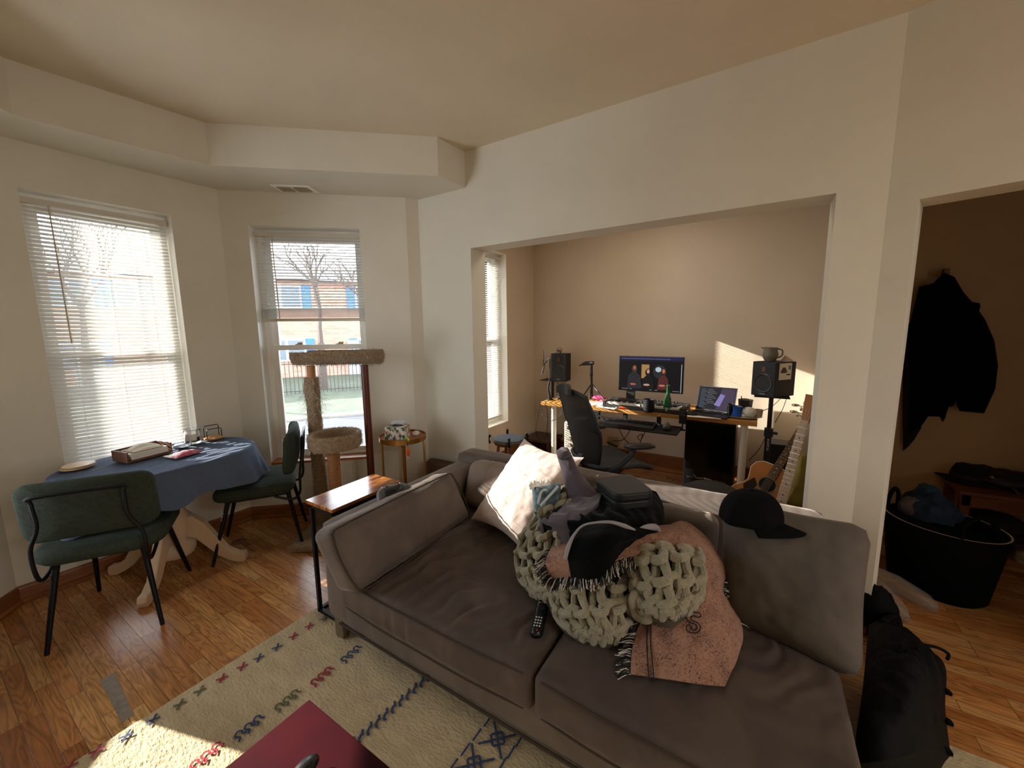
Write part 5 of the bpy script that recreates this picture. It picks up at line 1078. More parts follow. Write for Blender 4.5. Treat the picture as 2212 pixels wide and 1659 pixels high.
for k, (px, py, lb) in enumerate(((1325, 878, 'orange plastic tool on the desk nearer the tripod'), (1347, 884, 'orange plastic tool on the desk nearer the black mug'))):
    b = P(px, py, DT); tag(MB().tube([b+V((-.01, .045, .012)), b+V((0, .015, .013)), b+V((.005, -.045, .012))], [.011, .013, .006], 10, sub=3).build('orange_clip', M_or), lb, 'tool')
tag(MB().lathe(P(1333, 882, DT), [(0, 0), (.018, 0), (.02, .015), (0, .018)], 20).build('teal_lid', mat('teal', '#4d9a8a', .5)), 'small round teal lid between the two orange tools', 'lid')
for k in range(3): boxat('paper_sheet', ('loose white papers under the tripod on the desk', 'white paper at the front edge of the desk left of the orange tools', 'white papers on the desk in front of the laptop')[k], 'paper', (1290, 1313, 1520)[k], (872, 880, 900)[k], ((.2, .28), (.1, .2), (.12, .26))[k], rot=(10, -12, 8)[k], m=M_paper, h=.004, bev=0)
b = P(1294, 864, DT); tag(MB().sph(b+Z*.022, (.05, .075, .024), 22, 12, f=lambda p: p*(1+.18*fbm(p*2.5))).build('pink_pouch', mat('hot_pink', '#c43a72', .6)), 'bright pink pouch beside the tripod on the desk', 'pouch')
b = P(1306, 868, DT); tag(MB().sph(b+Z*.012, (.05, .06, .012), 20, 10, f=lambda p: p*(1+.2*fbm(p*3))).build('mauve_cloth', mat('dusty_pink', '#8f5560', .9)), 'dusty pink cloth beside the bright pink pouch', 'cloth')
b = P(1492, 897, DT); tag(MB().sph(b+Z*.014, (.035, .055, .02), 20, 12).build('computer_mouse', M_bp), 'black computer mouse on the desk above the black clamp', 'mouse')
t = thing('desk_clamp', 'black clamp gripping the front edge of the desk above the cabinet', 'clamp', P(1474, 915, .7)); cq = V((DX0-.004, onX(1475, 915, DX0).y, DZ))
MB().box(cq+V((-.03, -.03, -.07)), cq+V((0, .03, .012))).build('jaw', M_bp, t, bevel=.006, flat=True); MB().cyl(cq+V((-.01, 0, -.07)), cq+V((-.01, 0, -.125)), .006).build('screw', M_bp, t); MB().cyl(cq+V((-.01, 0, -.125)), cq+V((-.01, 0, -.13)), .028).build('screw_knob', M_bp, t)
t = thing('desk_clamp', 'black clamp under the desk edge behind the office chair', 'clamp', (DX0, 1.3, .7)); cq = V((DX0-.004, onX(1287, 890, DX0).y, DZ-.036))
MB().box(cq+V((-.0, -.035, -.085)), cq+V((.04, .035, 0))).build('jaw', M_bp, t, bevel=.005, flat=True); MB().tube([cq+V((0, -.03, -.05)), cq+V((0, -.08, -.05)), cq+V((0, -.08, -.12)), cq+V((0, -.03, -.12))], .007, 8).build('hook', M_bp, t)
# pen cup, plate and mugs on the right end
b, r_, h_ = cylp(1609, 889, 28, 26); t = thing('pen_cup', 'black wire mesh pen cup behind the mugs on the desk', 'cup', b)
MB().lathe(b, [(0, 0), (r_*.85, 0), (r_, h_), (r_*.97, h_), (r_*.82, .004), (0, .004)], 28, cap=False).build('mesh_cup', mat('wire_mesh', '#1c1a18', .5, alpha=.75), t); MB().tube([b+Z*h_+V((r_, 0, 0)), b+Z*h_+V((0, r_, 0)), b+Z*h_+V((-r_, 0, 0)), b+Z*h_+V((0, -r_, 0))], .003, 6, closed=True, sub=6).build('rim', M_bp, t)
MB().cyl(b+V((0, .02, .01)), b+V((0, .035, h_+.03)), .004).build('pen', M_bp, t)
b, r_, h_ = cylp(1601, 906, 78, 10); b = V((3.82, onX(1601, 905, 3.82).y, DT)); t = thing('oval_plate', 'white oval plate under the blue mug at the end of the desk', 'plate', b)
MB(Matrix.Translation(b) @ Matrix.Diagonal((.8, 1.15, 1, 1))).lathe((0, 0, 0), [(0, .001), (.09, .001), (.13, .014), (.132, .016), (.09, .006), (0, .006)], 40, cap=False).build('dish', M_wb, t)
b2 = b+V((-.02, .035, .008)); t = thing('blue_mug', 'bright blue enamel mug with an hourglass shape standing on the oval plate', 'mug', b2); s_ = .078
MB().lathe(b2, [(0, 0), (.036, 0), (.040, .012), (.028, .045), (.033, .08), (.036, .088), (.031, .088), (.025, .045), (0, .01)], 28, cap=False).build('cup', mat('cobalt_enamel', '#1750a8', .2), t)
MB().tube([b2+V((0, -.03, .078)), b2+V((0, -.056, .07)), b2+V((0, -.056, .035)), b2+V((0, -.03, .025))], .0045, 8, sub=4).build('handle', mat('cobalt_enamel', '#1750a8', .2), t)
b3 = b+V((.03, .085, .012)); tag(MB().lathe(b3, [(0, 0), (.026, 0), (.028, .09), (.026, .09), (.024, .006), (0, .006)], 24, cap=False).build('black_cup', M_bp), 'slim black cup behind the blue mug on the oval plate', 'cup')
b4 = b+V((.0, -.055, .05)); tag(MB().sph(b4, (.05, .055, .042), 24, 14, f=lambda p: p*(1+.05*fbm(p*2))).build('white_bowl', M_wb), 'white rounded bowl turned over on the oval plate beside the blue mug', 'bowl')
b5 = b+V((.03, -.12, .012)); tag(MB().lathe(b5, [(0, 0), (.03, 0), (.036, .06), (.033, .06), (.028, .006), (0, .006)], 24, cap=False).build('beige_cup', mat('beige_ceramic', '#a8957a', .5)), 'beige cup at the very right end of the desk', 'cup')
# phone tripod
ap = P(1279, 862, DT); Xt = ap.x; g = lambda px, py, dx=0: onX(px, py, Xt+dx)
t = thing('tripod', 'black mini tripod with a tilted phone grip on the left half of the desk', 'tripod', ap)
MB().tube([g(1279, 858), g(1278, 826), g(1277.5, 800)], [.011, .012, .013], 12).build('column', M_bp, t); MB().tube([g(1277.5, 812), g(1277.5, 794)], [.017, .015], 12).build('grip', M_bp, t)
MB().tube([g(1282, 784), g(1265, 785), g(1258, 787)], [.022, .022, .014], 12).build('head', M_bp, t); MB().tube([g(1258, 787), g(1251, 790)], [.01, .006], 8).build('head_screw', M_bp, t); MB().tube([g(1278, 799), g(1278, 784)], .012, 10).build('neck', M_bp, t)
for a, b in (((1276, 832), (1258, 858)), ((1281, 832), (1312, 873)), ((1278, 832), (1273, 862))):
    f_ = P(b[0], b[1], DT+.004); MB().tube([g(*a), f_], [.008, .006], 8).build('leg', M_bp, t)
# studio speakers on stands
def speaker(label, c, n, W, Hh, Dp, logo=True):
    n = V(n).normalized(); s = V((n.y, -n.x, 0)); c = V(c); t = thing('studio_speaker', label, 'speaker', c, None); q = lambda a, b, d: c+s*a+Z*b-n*d
    MB().hexa([q(-W/2, 0, 0), q(W/2, 0, 0), q(W/2, 0, Dp), q(-W/2, 0, Dp)], [q(-W/2, Hh, 0), q(W/2, Hh, 0), q(W/2, Hh, Dp), q(-W/2, Hh, Dp)]).build('cabinet', mat('speaker_black', '#1b1a1c', .6), t, bevel=.006, flat=True)
    rot = n.to_track_quat('Z', 'Y').to_matrix().to_4x4()
    def disc(z, prof, nm, m): MB(Matrix.Translation(q(0, z, -.0005)) @ rot).lathe((0, 0, 0), prof, 32, cap=False).build(nm, m, t)
    disc(Hh*.38, [(0, -.016), (.012, -.010), (.02, -.014), (W*.33, -.001), (W*.35, .004), (W*.39, .005), (W*.42, 0)], 'woofer', mat('woofer_grey', '#2b2a2c', .35))
    MB().hexa([q(-W*.3, Hh*.68, -.001), q(W*.3, Hh*.68, -.001), q(W*.3, Hh*.68, .001), q(-W*.3, Hh*.68, .001)], [q(-W*.24, Hh*.9, -.001), q(W*.24, Hh*.9, -.001), q(W*.24, Hh*.9, .001), q(-W*.24, Hh*.9, .001)]).build('tweeter_plate', mat('tweeter_black', '#0c0c0d', .4), t, flat=True)
    MB().hexa([q(-.014, Hh*.72, -.003), q(.014, Hh*.72, -.003), q(.014, Hh*.72, .001), q(-.014, Hh*.72, .001)], [q(-.014, Hh*.86, -.003), q(.014, Hh*.86, -.003), q(.014, Hh*.86, .001), q(-.014, Hh*.86, .001)]).build('tweeter', mat('tweeter_copper', '#6a4a30', .3, .8), t, flat=True)
    MB().hexa([q(-.022, Hh*.06, -.001), q(.022, Hh*.06, -.001), q(.022, Hh*.06, 0), q(-.022, Hh*.06, 0)], [q(-.022, Hh*.085, -.001), q(.022, Hh*.085, -.001), q(.022, Hh*.085, 0), q(-.022, Hh*.085, 0)]).build('badge', mat('badge', '#8a8a88', .4), t, flat=True)
    return t, q
def stand(label, c, top, lab=False, R_=.21):
    c = V(c); t = thing('speaker_stand', label, 'stand', (c.x, c.y, 0))
    MB().box((c.x-.11, c.y-.12, top-.008), (c.x+.13, c.y+.12, top)).build('plate', M_bp, t, flat=True); MB().cyl((c.x, c.y, .45), (c.x, c.y, top-.008), .0165).build('upper_pole', M_bp, t); MB().cyl((c.x, c.y, .05), (c.x, c.y, .62), .023).build('lower_pole', M_bp, t)
    MB().cyl((c.x, c.y, .60), (c.x, c.y, .67), .032).build('collar', M_bp, t); MB().cyl((c.x-.01, c.y-.03, .635), (c.x-.02, c.y-.06, .635), .012).build('knob', M_bp, t)
    for a in (90, 210, 330): g = math.radians(a+20); d = V((math.cos(g), math.sin(g), 0)); MB().tube([V((c.x, c.y, .25)), V((c.x, c.y, 0))+d*(R_-.05)+Z*.01], .009, 8).build('leg', M_bp, t); MB().cyl(V((c.x, c.y, .008))+d*(R_-.055), V((c.x, c.y, .008))+d*R_, .012).build('foot', M_bp, t)
    return t
def facecen(px, py, X): return onX(px, py, X)
LX = 4.12; lb_, lt_ = onX(1206, 824, LX), onX(1206, 764, LX); LH = lt_.z-lb_.z; LW = abs(onX(1190, 800, LX).y-onX(1222, 800, LX).y)
_, ql = speaker('black studio speaker with a small skull on top at the left end of the desk', (LX, lb_.y, lb_.z), (-1, -.06, 0), LW, LH, .16)
lpx = 4.29; lpy = onX(1196, 900, lpx).y; stand('black speaker stand behind the left end of the desk', (lpx-.03, lpy, 0), lb_.z-.001, R_=.12)
RXc = P(1650, 858, .925); fc = V((3.72, onX(1646, 850, 3.72).y, .925)); rn = V((-.82, .57, 0)).normalized()
fz0, fz1 = onX(1646, 856, 3.72).z, onX(1650, 782, 3.72).z
st, qr = speaker('black studio speaker with a paper leaflet taped to its side right of the desk', (fc.x, fc.y, fz0), rn, .19, fz1-fz0, .25)
sd = V((rn.y, -rn.x, 0)); cen = qr(0, 0, .12); stand('black speaker stand with a white lettered label right of the desk', (cen.x, cen.y, 0), fz0-.001)
lbt = bpy.data.curves.new('label_text', 'FONT'); lbt.body = 'ULTIMATE'; lbt.size = .03; lbt.extrude = .0004; lbt.align_x = 'CENTER'; lbt.align_y = 'CENTER'
lo_ = bpy.data.objects.new('tmp', lbt); C.objects.link(lo_); bpy.context.view_layer.update(); lme = bpy.data.meshes.new_from_object(lo_.evaluated_get(bpy.context.evaluated_depsgraph_get())); bpy.data.objects.remove(lo_)
sto = [o for o in C.objects if o.name.startswith('speaker_stand')][-1]; sp_ = PW[sto.name]
td = (EYE-sp_); td.z = 0; td.normalize(); tyy = V((-td.y, td.x, 0)); lm = Matrix((V((0, 0, 1)), tyy*-1 if False else td.cross(V((0, 0, 1))), td)).transposed()
MB().hexa([V((0, 0, .47))+sp_+td*.024+tyy*a for a in (-.017, .017)]+[V((0, 0, .47))+sp_+td*.02+tyy*a for a in (.017, -.017)], [V((0, 0, .60))+sp_+td*.024+tyy*a for a in (-.017, .017)]+[V((0, 0, .60))+sp_+td*.02+tyy*a for a in (.017, -.017)]).build('label', M_bp, sto, flat=True)
mb = MB(); ax1, ax2 = V((0, 0, 1)), -(td.cross(V((0, 0, 1)))); ax2 = V((0, 0, 1)).cross(td) if False else td.cross(V((0, 0, 1)))
mb.add([sp_+V((0, 0, .535))+ax1*(v.co.x*.75)+ax2*(-v.co.y*.75)+td*(.0248+v.co.z) for v in lme.vertices], [list(p.vertices) for p in lme.polygons]); mb.build('label_text', mat('label_white', '#c9c5be', .6), sto, flat=True)
hh = fz1-fz0; lf = [qr(.096, hh*.98, .05), qr(.096, hh*.98, .19), qr(.096, hh*.52, .19), qr(.096, hh*.52, .05)]
s_ = -1 if (qr(.096, 0, .1)-EYE).length > (qr(-.096, 0, .1)-EYE).length else 1
lf = [qr(s_*.0965, hh*a, b) for a, b in ((.97, .04), (.97, .19), (.5, .19), (.5, .04))]
t = thing('paper_leaflet', 'white leaflet with a dark print taped on the side of the right speaker', 'leaflet', lf[2]); MB().slab(lf, sd*s_*.0008).build('sheet', M_paper, t, flat=True)
bi = lambda u, v: (lf[0].lerp(lf[1], u)).lerp(lf[3].lerp(lf[2], u), v)+sd*s_*.0014
MB().add([bi(.15+.22+.22*math.cos(a)*(1+.35*math.sin(3*a)), .42+.24*math.sin(a)*(1+.3*math.cos(2*a))) for a in [2*PI*i/20 for i in range(20)]], [list(range(20))]).build('print', mat('leaflet_print', '#5a4436', .8), t, flat=True)
MB().add([bi(*p) for p in ((.72, .15), (.92, .15), (.92, .4), (.72, .4))], [(0, 1, 2, 3)]).build('blue_mark', mat('leaflet_blue', '#5a93a8', .8), t, flat=True); MB().add([bi(*p) for p in ((.6, .66), (.92, .66), (.92, .74), (.6, .74))], [(0, 1, 2, 3)]).build('black_mark', M_bp, t, flat=True)
top = qr(0, hh, .12); pb = top+V((0, .03, .0)); t = thing('ceramic_pitcher', 'grey-green ceramic pitcher standing on the right speaker', 'pitcher', pb)
MB().lathe(pb, [(0, 0), (.035, 0), (.052, .03), (.056, .06), (.048, .09), (.052, .112), (.048, .112), (.044, .09), (.05, .06), (.03, .01), (0, .01)], 30, cap=False).build('body', mat('celadon', '#6f6a58', .5), t)
MB().tube([pb+V((0, -.048, .10)), pb+V((0, -.078, .09)), pb+V((0, -.078, .05)), pb+V((0, -.052, .03))], .006, 8, sub=4).build('handle', mat('celadon', '#6f6a58', .5), t)
MB().add([pb+V(p) for p in ((0, .045, .112), (-.012, .048, .095), (.012, .048, .095), (0, .075, .116))], [(0, 1, 3), (0, 3, 2), (1, 2, 3)]).build('spout', mat('celadon', '#6f6a58', .5), t)
pp = top+V((.03, -.07, 0)); tag(MB().add([pp+V(p) for p in ((0, .03, 0), (-.03, -.03, 0), (.03, -.03, 0), (0, 0, .05), (0, -.06, .01))], [(0, 1, 3), (1, 4, 3), (4, 2, 3), (2, 0, 3), (0, 2, 4, 1)]).build('folded_paper', mat('pale_pink_paper', '#b59a86', .8), flat=True), 'small folded pink paper beside the ceramic pitcher', 'paper')
sk_ = ql(0, LH, .08)+V((0, .02, .035)); t = thing('skull_ornament', 'small cream skull ornament on the left speaker', 'ornament', sk_-V((0, 0, .035)))
MB().sph(sk_, (.038, .032, .036), 22, 14, f=lambda p: p*(1-.2*max(0, -p.z)*(p.x < 0))).build('cranium', mat('bone', '#8f8674', .7), t)
for s in (-1, 1): MB().sph(sk_+V((-.034, s*.012, -.002)), (.006, .008, .008), 10, 8).build('eye_socket', M_bp, t)
MB().box(sk_+V((-.036, -.015, -.036)), sk_+V((.0, .015, -.018))).build('jaw', mat('bone', '#8f8674', .7), t, bevel=.006)
# microphone boom
mbs = P(1188, 864, DT); t = thing('microphone_arm', 'black folding microphone arm with a clip beside the left speaker', 'microphone arm', mbs); f_ = lambda px, py: onX(px, py, mbs.x)
MB().lathe(mbs, [(0, 0), (.035, 0), (.035, .01), (.02, .022), (0, .022)], 24).build('base', M_bp, t)
MB().tube([mbs+Z*.02, f_(1184, 840), f_(1187, 822)], [.013, .010, .009], 8).build('lower_arm', M_bp, t); MB().tube([f_(1187, 822), f_(1188, 795), f_(1188, 775)], .007, 8).build('middle_arm', M_bp, t)
MB().tube([f_(1188, 772), f_(1176, 786), f_(1174, 800)], .006, 8).build('upper_arm', M_bp, t); MB().tube([f_(1174, 757), f_(1174, 775), f_(1173, 792), f_(1172, 806)], [.004, .005, .005, .01], 8).build('clip', M_bp, t); MB().tube([f_(1172, 797), f_(1171.5, 808)], .006, 8).build('wooden_grip', mat('beech', '#b98450', .5), t)
bq = P(1212, 862, DT); tag(MB().sph(bq+Z*.02, (.06, .05, .022), 20, 10, f=lambda p: p*(1+.15*fbm(p*2))).build('black_headphones', M_bp), 'black headphones lying on the desk left of the office chair', 'headphones')
# keyboard tray, ergonomic keyboard and vertical mouse
ta, tb_ = P(1283, 925, .615), P(1462, 946, .615); t = thing('keyboard_tray', 'black keyboard tray hanging under the front of the desk', 'tray', (DX0-.05, .95, .6))
ky0, ky1 = onX(1288, 918, DX0-.2).y, onX(1465, 935, DX0-.16).y
MB().box((DX0-.22, ky1, .605), (DX0+.08, ky0, .62)).build('tray', M_bp, t, bevel=.004, flat=True)
for y in (ky0-.2, ky1+.2): MB().box((DX0+.02, y-.015, .62), (DX0+.07, y+.015, DZ-.036)).build('bracket', M_bp, t, flat=True)
t = thing('ergonomic_keyboard', 'black curved ergonomic keyboard on the keyboard tray', 'keyboard', (DX0-.08, (ky0+ky1)/2, .62)); kyL = ky0-ky1-.22
def ek(u, v, o_=0): y = ky0-.02-kyL*u; w = .02*math.cos((u-.5)*PI*2); return V((DX0-.215+.21*v-.02*math.cos((u-.5)*2*PI)*(1-v), y, .628+.016+w*(1-v)*.4+.012*math.sin(PI*v)+o_))
mb = MB(); mb.grid(lambda u, v: ek(u, v), 30, 10); mb.grid(lambda u, v: V((*ek(1-u, v).xy, .621)), 30, 10)
for g_ in ((lambda u: (u, 0)), (lambda u: (u, 1)), (lambda u: (0, u)), (lambda u: (1, u))): mb.grid(lambda u, v, g_=g_: ek(*g_(u)).lerp(V((*ek(*g_(u)).xy, .621)), v), 30, 1)
mb.build('body', mat('keyboard_charcoal', '#232224', .5), t); mb = MB()
for i in range(20):
    for j in range(5): mb.cbox(ek(.05+.9*i/19, .35+.6*j/4, .006), (.014, .016, .008))
mb.build('keys', M_bp, t, flat=True)
vm = V((DX0-.12, ky1+.1, .62)); tag(MB().sph(vm+Z*.035, (.045, .035, .04), 20, 14, f=lambda p: V((p.x, p.y*(1-.6*max(0, p.z)), p.z))).build('vertical_mouse', mat('mouse_grey', '#4a4c4e', .5)), 'grey upright mouse on the right end of the keyboard tray', 'mouse')
# computer cabinet
ca = onX(1481, 920, 3.74).y; cb = onX(1590, 930, 3.74).y; t = thing('computer_cabinet', 'tall black equipment cabinet under the right end of the desk', 'cabinet', (3.95, (ca+cb)/2, 0))
MB().box((3.74, cb, .0), (4.2, ca, .68)).build('case', mat('cabinet_black', '#0b0b0c', .35), t, bevel=.004, flat=True)
MB().box((3.734, cb+.015, .25), (3.74, ca-.015, .66)).build('front_panel', mat('panel_black', '#08080a', .15), t, flat=True); MB().box((3.732, cb+.05, .16), (3.74, ca-.03, .172)).build('shelf_edge', mat('shelf_edge', '#3d3b3a', .4), t, flat=True)
MB().tube([(3.73, ca-.08, .2), (3.725, ca-.12, .17), (3.73, ca-.16, .175)], .005, 8).build('cable', mat('pale_cable', '#8f8a80', .5), t); MB().cyl((3.728, ca-.17, .178), (3.728, ca-.23, .172), .008, .005).build('plug', mat('plug_beige', '#a58f6f', .5), t)
# heater
hx0 = V((3.62, onX(1231, 930, 3.62).y, 0)); t = thing('oil_radiator', 'white oil filled radiator with two dials behind the office chair', 'heater', hx0); hz = onX(1225, 911, 3.62).z
M_heat = mat('heater_cream', '#b5ad9c', .45); hwid = .135
MB().box((hx0.x, hx0.y-hwid/2, .06), (hx0.x+.09, hx0.y+hwid/2, hz)).build('control_panel', M_heat, t, bevel=.02, seg=4)
for k in range(7): MB().box((hx0.x+.10+.045*k, hx0.y-.065, .09), (hx0.x+.125+.045*k, hx0.y+.065, hz-.02)).build('fin', M_heat, t, bevel=.01)
for z in (hz-.17, hz-.235): MB().cyl((hx0.x, hx0.y, z), (hx0.x-.022, hx0.y, z), .02, .017).build('dial', mat('dial_grey', '#9a9488', .4), t)
MB().box((hx0.x-.004, hx0.y-.03, hz-.08), (hx0.x+.001, hx0.y+.03, hz-.045)).build('grip_recess', mat('grip_dark', '#3a3733', .5), t, bevel=.001)
for x in (.05, .33): MB().box((hx0.x+x, hx0.y-.12, .0), (hx0.x+x+.04, hx0.y+.12, .06)).build('foot', M_heat, t, bevel=.01)
# office chair
oc = P(1318, 995, .47); oc.z = 0; fdir = V((.78, -.62, 0)).normalized(); sdir = V((-fdir.y, fdir.x, 0))
t = thing('office_chair', 'black mesh office chair turned sideways in front of the desk', 'chair', oc)
M_mesh = NT('chair_mesh'); _a = M_mesh.n('ShaderNodeBsdfPrincipled', i_Roughness=.7); _a.inputs['Base Color'].default_value = lin('#1b1917'); _b = M_mesh.n('ShaderNodeBsdfTransparent'); _m = M_mesh.n('ShaderNodeMixShader', i_0=.10); M_mesh.l(_a.outputs[0], _m.inputs[1]); M_mesh.l(_b.outputs[0], _m.inputs[2]); M_mesh.l(_m.outputs[0], M_mesh.out.inputs[0]); M_mesh = M_mesh.m
L = lambda f, s, z: oc+fdir*f+sdir*s+Z*z
def seatf(u, v, o_=0): a = (u-.5)*2; b = (v-.5)*2; e = math.sqrt(max(0, 1-min(1, abs(a)**3.2))); return L(.24*b*(.75+.25*e)+.0, .255*a, .475+.03*a*a-.035*max(0, b)**2+.015*max(0, -b)**2+o_)
mb = MB(); mb.grid(lambda u, v: seatf(u, v), 24, 24); mb.build('seat', M_mesh, t, solid=.012, ang=80)
rim = [seatf(u/16, 0) for u in range(17)]+[seatf(1, v/16) for v in range(1, 16)]+[seatf(1-u/16, 1) for u in range(17)]+[seatf(0, 1-v/16) for v in range(1, 16)]
MB().tube(rim, .016, 8, closed=True).build('seat_rim', M_bp, t)
def backf(u, v): a = (u-.5)*2; w = .20+.045*math.sin(PI*min(1, v*1.05))-.05*(1-v)**2; z = .50+.56*v; return L(-.24-.14*v+.06*math.sin(v*PI)*.4+.035*a*a, w*a, z-.03*a*a*(v > .5))
mb = MB(); mb.grid(backf, 20, 26); mb.build('backrest', M_mesh, t, solid=.01, ang=80)
rim = [backf(u/10, 0) for u in range(11)]+[backf(1, v/16) for v in range(1, 16)]+[backf(1-u/10, 1) for u in range(11)]+[backf(0, 1-v/16) for v in range(1, 16)]
MB().tube(rim, .015, 8, closed=True).build('back_rim', M_bp, t)
MB().grid(lambda u, v: L(-.40+.02*math.sin(u*PI)-.0, (u-.5)*.20, 1.03+.075*v*(1-.4*abs(2*u-1)**3)), 14, 8).build('headrest', mat('headrest_grey', '#34332f', .8), t, solid=.03)
for s in (-1, 1):
    MB().tube([L(-.19, s*.24, .48), L(-.13, s*.29, .53), L(-.03, s*.31, .62), L(-.02, s*.31, .655)], [.022, .02, .018, .02], 10, sub=5).build('arm_post', M_bp, t)
    mb = MB(); mb.sph((0, 0, 0), (.135, .045, .022), 22, 12, f=lambda p: V((math.copysign(abs(p.x)**.7, p.x), math.copysign(abs(p.y)**.8, p.y), p.z))); mb.v = [L(.03+p.x, s*.31+p.y, .67+p.z-.012*(p.x/.13)) for p in mb.v]; mb.build('armrest', mat('armrest_black', '#1d1d1e', .4), t)
MB().tube([L(-.27, 0, .55), L(-.2, 0, .44), L(-.05, 0, .40)], .03, 12, sub=4).build('back_support', M_bp, t); MB().box(oc+V((-.09, -.09, .37)), oc+V((.09, .09, .44))).build('mechanism', M_bp, t, bevel=.02); MB().cyl(L(.1, .2, .41), L(.1, .3, .41), .022).build('tilt_knob', M_bp, t)
MB().cyl(oc+Z*.1, oc+Z*.38, .028).build('gas_lift', mat('chrome_dark', '#55534f', .3, .8), t)
for k in range(5):
    g_ = 2*PI*k/5+.3; d = V((math.cos(g_), math.sin(g_), 0)); MB().tube([oc+Z*.11, oc+d*.15+Z*.10, oc+d*.31+Z*.075], [.03, .024, .018], 10).build('base_leg', M_bp, t); MB(Matrix.Translation(oc+d*.30+Z*.029) @ Matrix.Rotation(g_, 4, 'Z') @ Matrix.Rotation(PI/2, 4, 'X')).lathe((0, 0, 0), [(0, -.02), (.028, -.02), (.028, .02), (0, .02)], 20).build('caster', M_bp, t)
# practice-pad stool by the window
so_ = P(1098, 948, .50); so_.z = 0; t = thing('wooden_stool', 'small wooden stool under the blue drum pad beside the office window', 'stool', so_); M_stw = mat('stool_wood', '#7d5433', .5, vary=.3, vs=14)
MB().lathe(so_, [(0, .455), (.13, .455), (.135, .47), (.13, .485), (0, .485)], 32).build('seat', M_stw, t)
for k in range(4): g_ = PI/4+k*PI/2; d = V((math.cos(g_), math.sin(g_), 0)); MB().tube([so_+d*.09+Z*.455, so_+d*.15], .015, 10).build('leg', M_stw, t)
mb = MB()
for k in range(4): g_ = PI/4+k*PI/2; d = V((math.cos(g_), math.sin(g_), 0)); d2 = V((-d.y, d.x, 0)); mb.tube([so_+d*.125+Z*.2, so_+d2*.125+Z*.2], .008, 8)
mb.build('stretchers', M_stw, t)
t = thing('drum_pad', 'grey-blue octagonal drum practice pad with black clips resting on the small stool', 'drum pad', so_+Z*.486)
oct_ = [so_+V((.165*math.cos(PI/8+k*PI/4), .165*math.sin(PI/8+k*PI/4), .487)) for k in range(8)]; MB().slab(oct_, (0, 0, .012)).build('board', mat('pad_edge', '#6a6050', .6), t, bevel=.002, flat=True)
MB().slab([so_+V((.155*math.cos(PI/8+k*PI/4), .155*math.sin(PI/8+k*PI/4), .4995)) for k in range(8)], (0, 0, .01)).build('rubber', mat('blue_grey_rubber', '#525b66', .7), t, bevel=.003, flat=True)
for a in (35, 130, 215, 310): g_ = math.radians(a); d = V((math.cos(g_), math.sin(g_), 0)); MB().tube([so_+d*.17+Z*.47, so_+d*.185+Z*.51, so_+d*.165+Z*.545], .012, 8, sub=3).build('clip', M_bp, t)
pbq = so_+V((.22, -.14, 0)); tag(MB().sph(pbq+Z*.12, (.11, .1, .12), 24, 16, f=lambda p: p*(1+.15*fbm(p*2))).build('patterned_bag', mat('patterned_fabric', '#8a8378', .9, vary=.8, vs=16, c2='#2a2624')), 'black and white patterned bag on the floor beside the small wooden stool', 'bag')
sb = P(1165, 960, .3); t = thing('low_table', 'low dark wood table in the far office corner', 'table', (4.2, 2.2, 0)); MB().box((4.02, 2.0, .17), (4.38, 2.36, .2)).build('tabletop', mat('dark_wood', '#3f271a', .5), t, flat=True)
for x in (4.05, 4.35):
    for y in (2.03, 2.33): MB().box((x-.015, y-.015, 0), (x+.015, y+.015, .17)).build('leg', mat('dark_wood', '#3f271a', .5), t, flat=True)
# dark round ottoman
ot = V((2.80, .20, 0)); t = thing('round_ottoman', 'round charcoal ottoman behind the sofa back, left of the guitars', 'ottoman', ot); MB().lathe(ot, [(0, 0), (.19, 0), (.2, .05), (.2, .38), (.19, .42), (.14, .45), (0, .46)], 40).build('cushion', mat('charcoal_fabric', '#26221f', .95, bump=.3, bs=200), t)
MB().tube([ot+V((.2*math.cos(a), .2*math.sin(a), .38)) for a in [2*PI*i/32 for i in range(32)]], .006, 6, closed=True).build('piping', mat('charcoal_fabric', '#26221f', .95), t)
# wall outlet, plugs, cables
oq = onX(1322, 954, XO-.002); t = thing('wall_outlet', 'pale wall outlet under the desk', 'outlet', oq); MB().box((XO-.008, oq.y-.07, oq.z-.06), (XO, oq.y+.05, oq.z+.06)).build('plate', mat('outlet_plate', '#a89a84', .5), t, bevel=.002)
pq = oq+V((-.02, .03, .0)); t = thing('extension_plug', 'yellow and black plug in the wall outlet', 'plug', pq); MB().cyl(pq, pq+V((-.03, 0, 0)), .02).build('yellow_end', mat('plug_yellow', '#b09028', .5), t); MB().tube([pq+V((-.03, 0, 0)), pq+V((-.07, -.03, .0)), pq+V((-.08, -.12, -.02))], .012, 8).build('plug_body', M_bp, t)
def cable(label, pts, r=.004): tag(MB().tube([P(*p) if len(p) == 3 and p[2] < 3 and False else (onX(p[0], p[1], p[2])) for p in pts], r, 6, sub=6).build('cable', M_bp), label, 'cable')
cable('black cable looping from the left desk edge down beside the white leg', [(1167, 870, 3.75), (1160, 905, 3.8), (1158, 935, 3.85), (1168, 950, 3.9), (1180, 942, 3.95), (1183, 900, 3.95), (1180, 875, 3.95)])
cable('black cable hanging in a curve in front of the white desk leg', [(1180, 870, 3.62), (1170, 888, 3.62), (1175, 902, 3.6), (1194, 908, 3.6), (1210, 898, 3.62), (1217, 880, 3.64)])
cable('thin black cable from the left speaker behind the chair', [(1204, 826, 4.26), (1213, 838, 4.3), (1225, 850, 4.3)], .003)
cable('thin black cable running down the wall behind the stand', [(1200, 925, 4.35), (1206, 945, 4.35), (1214, 960, 4.36)], .003)
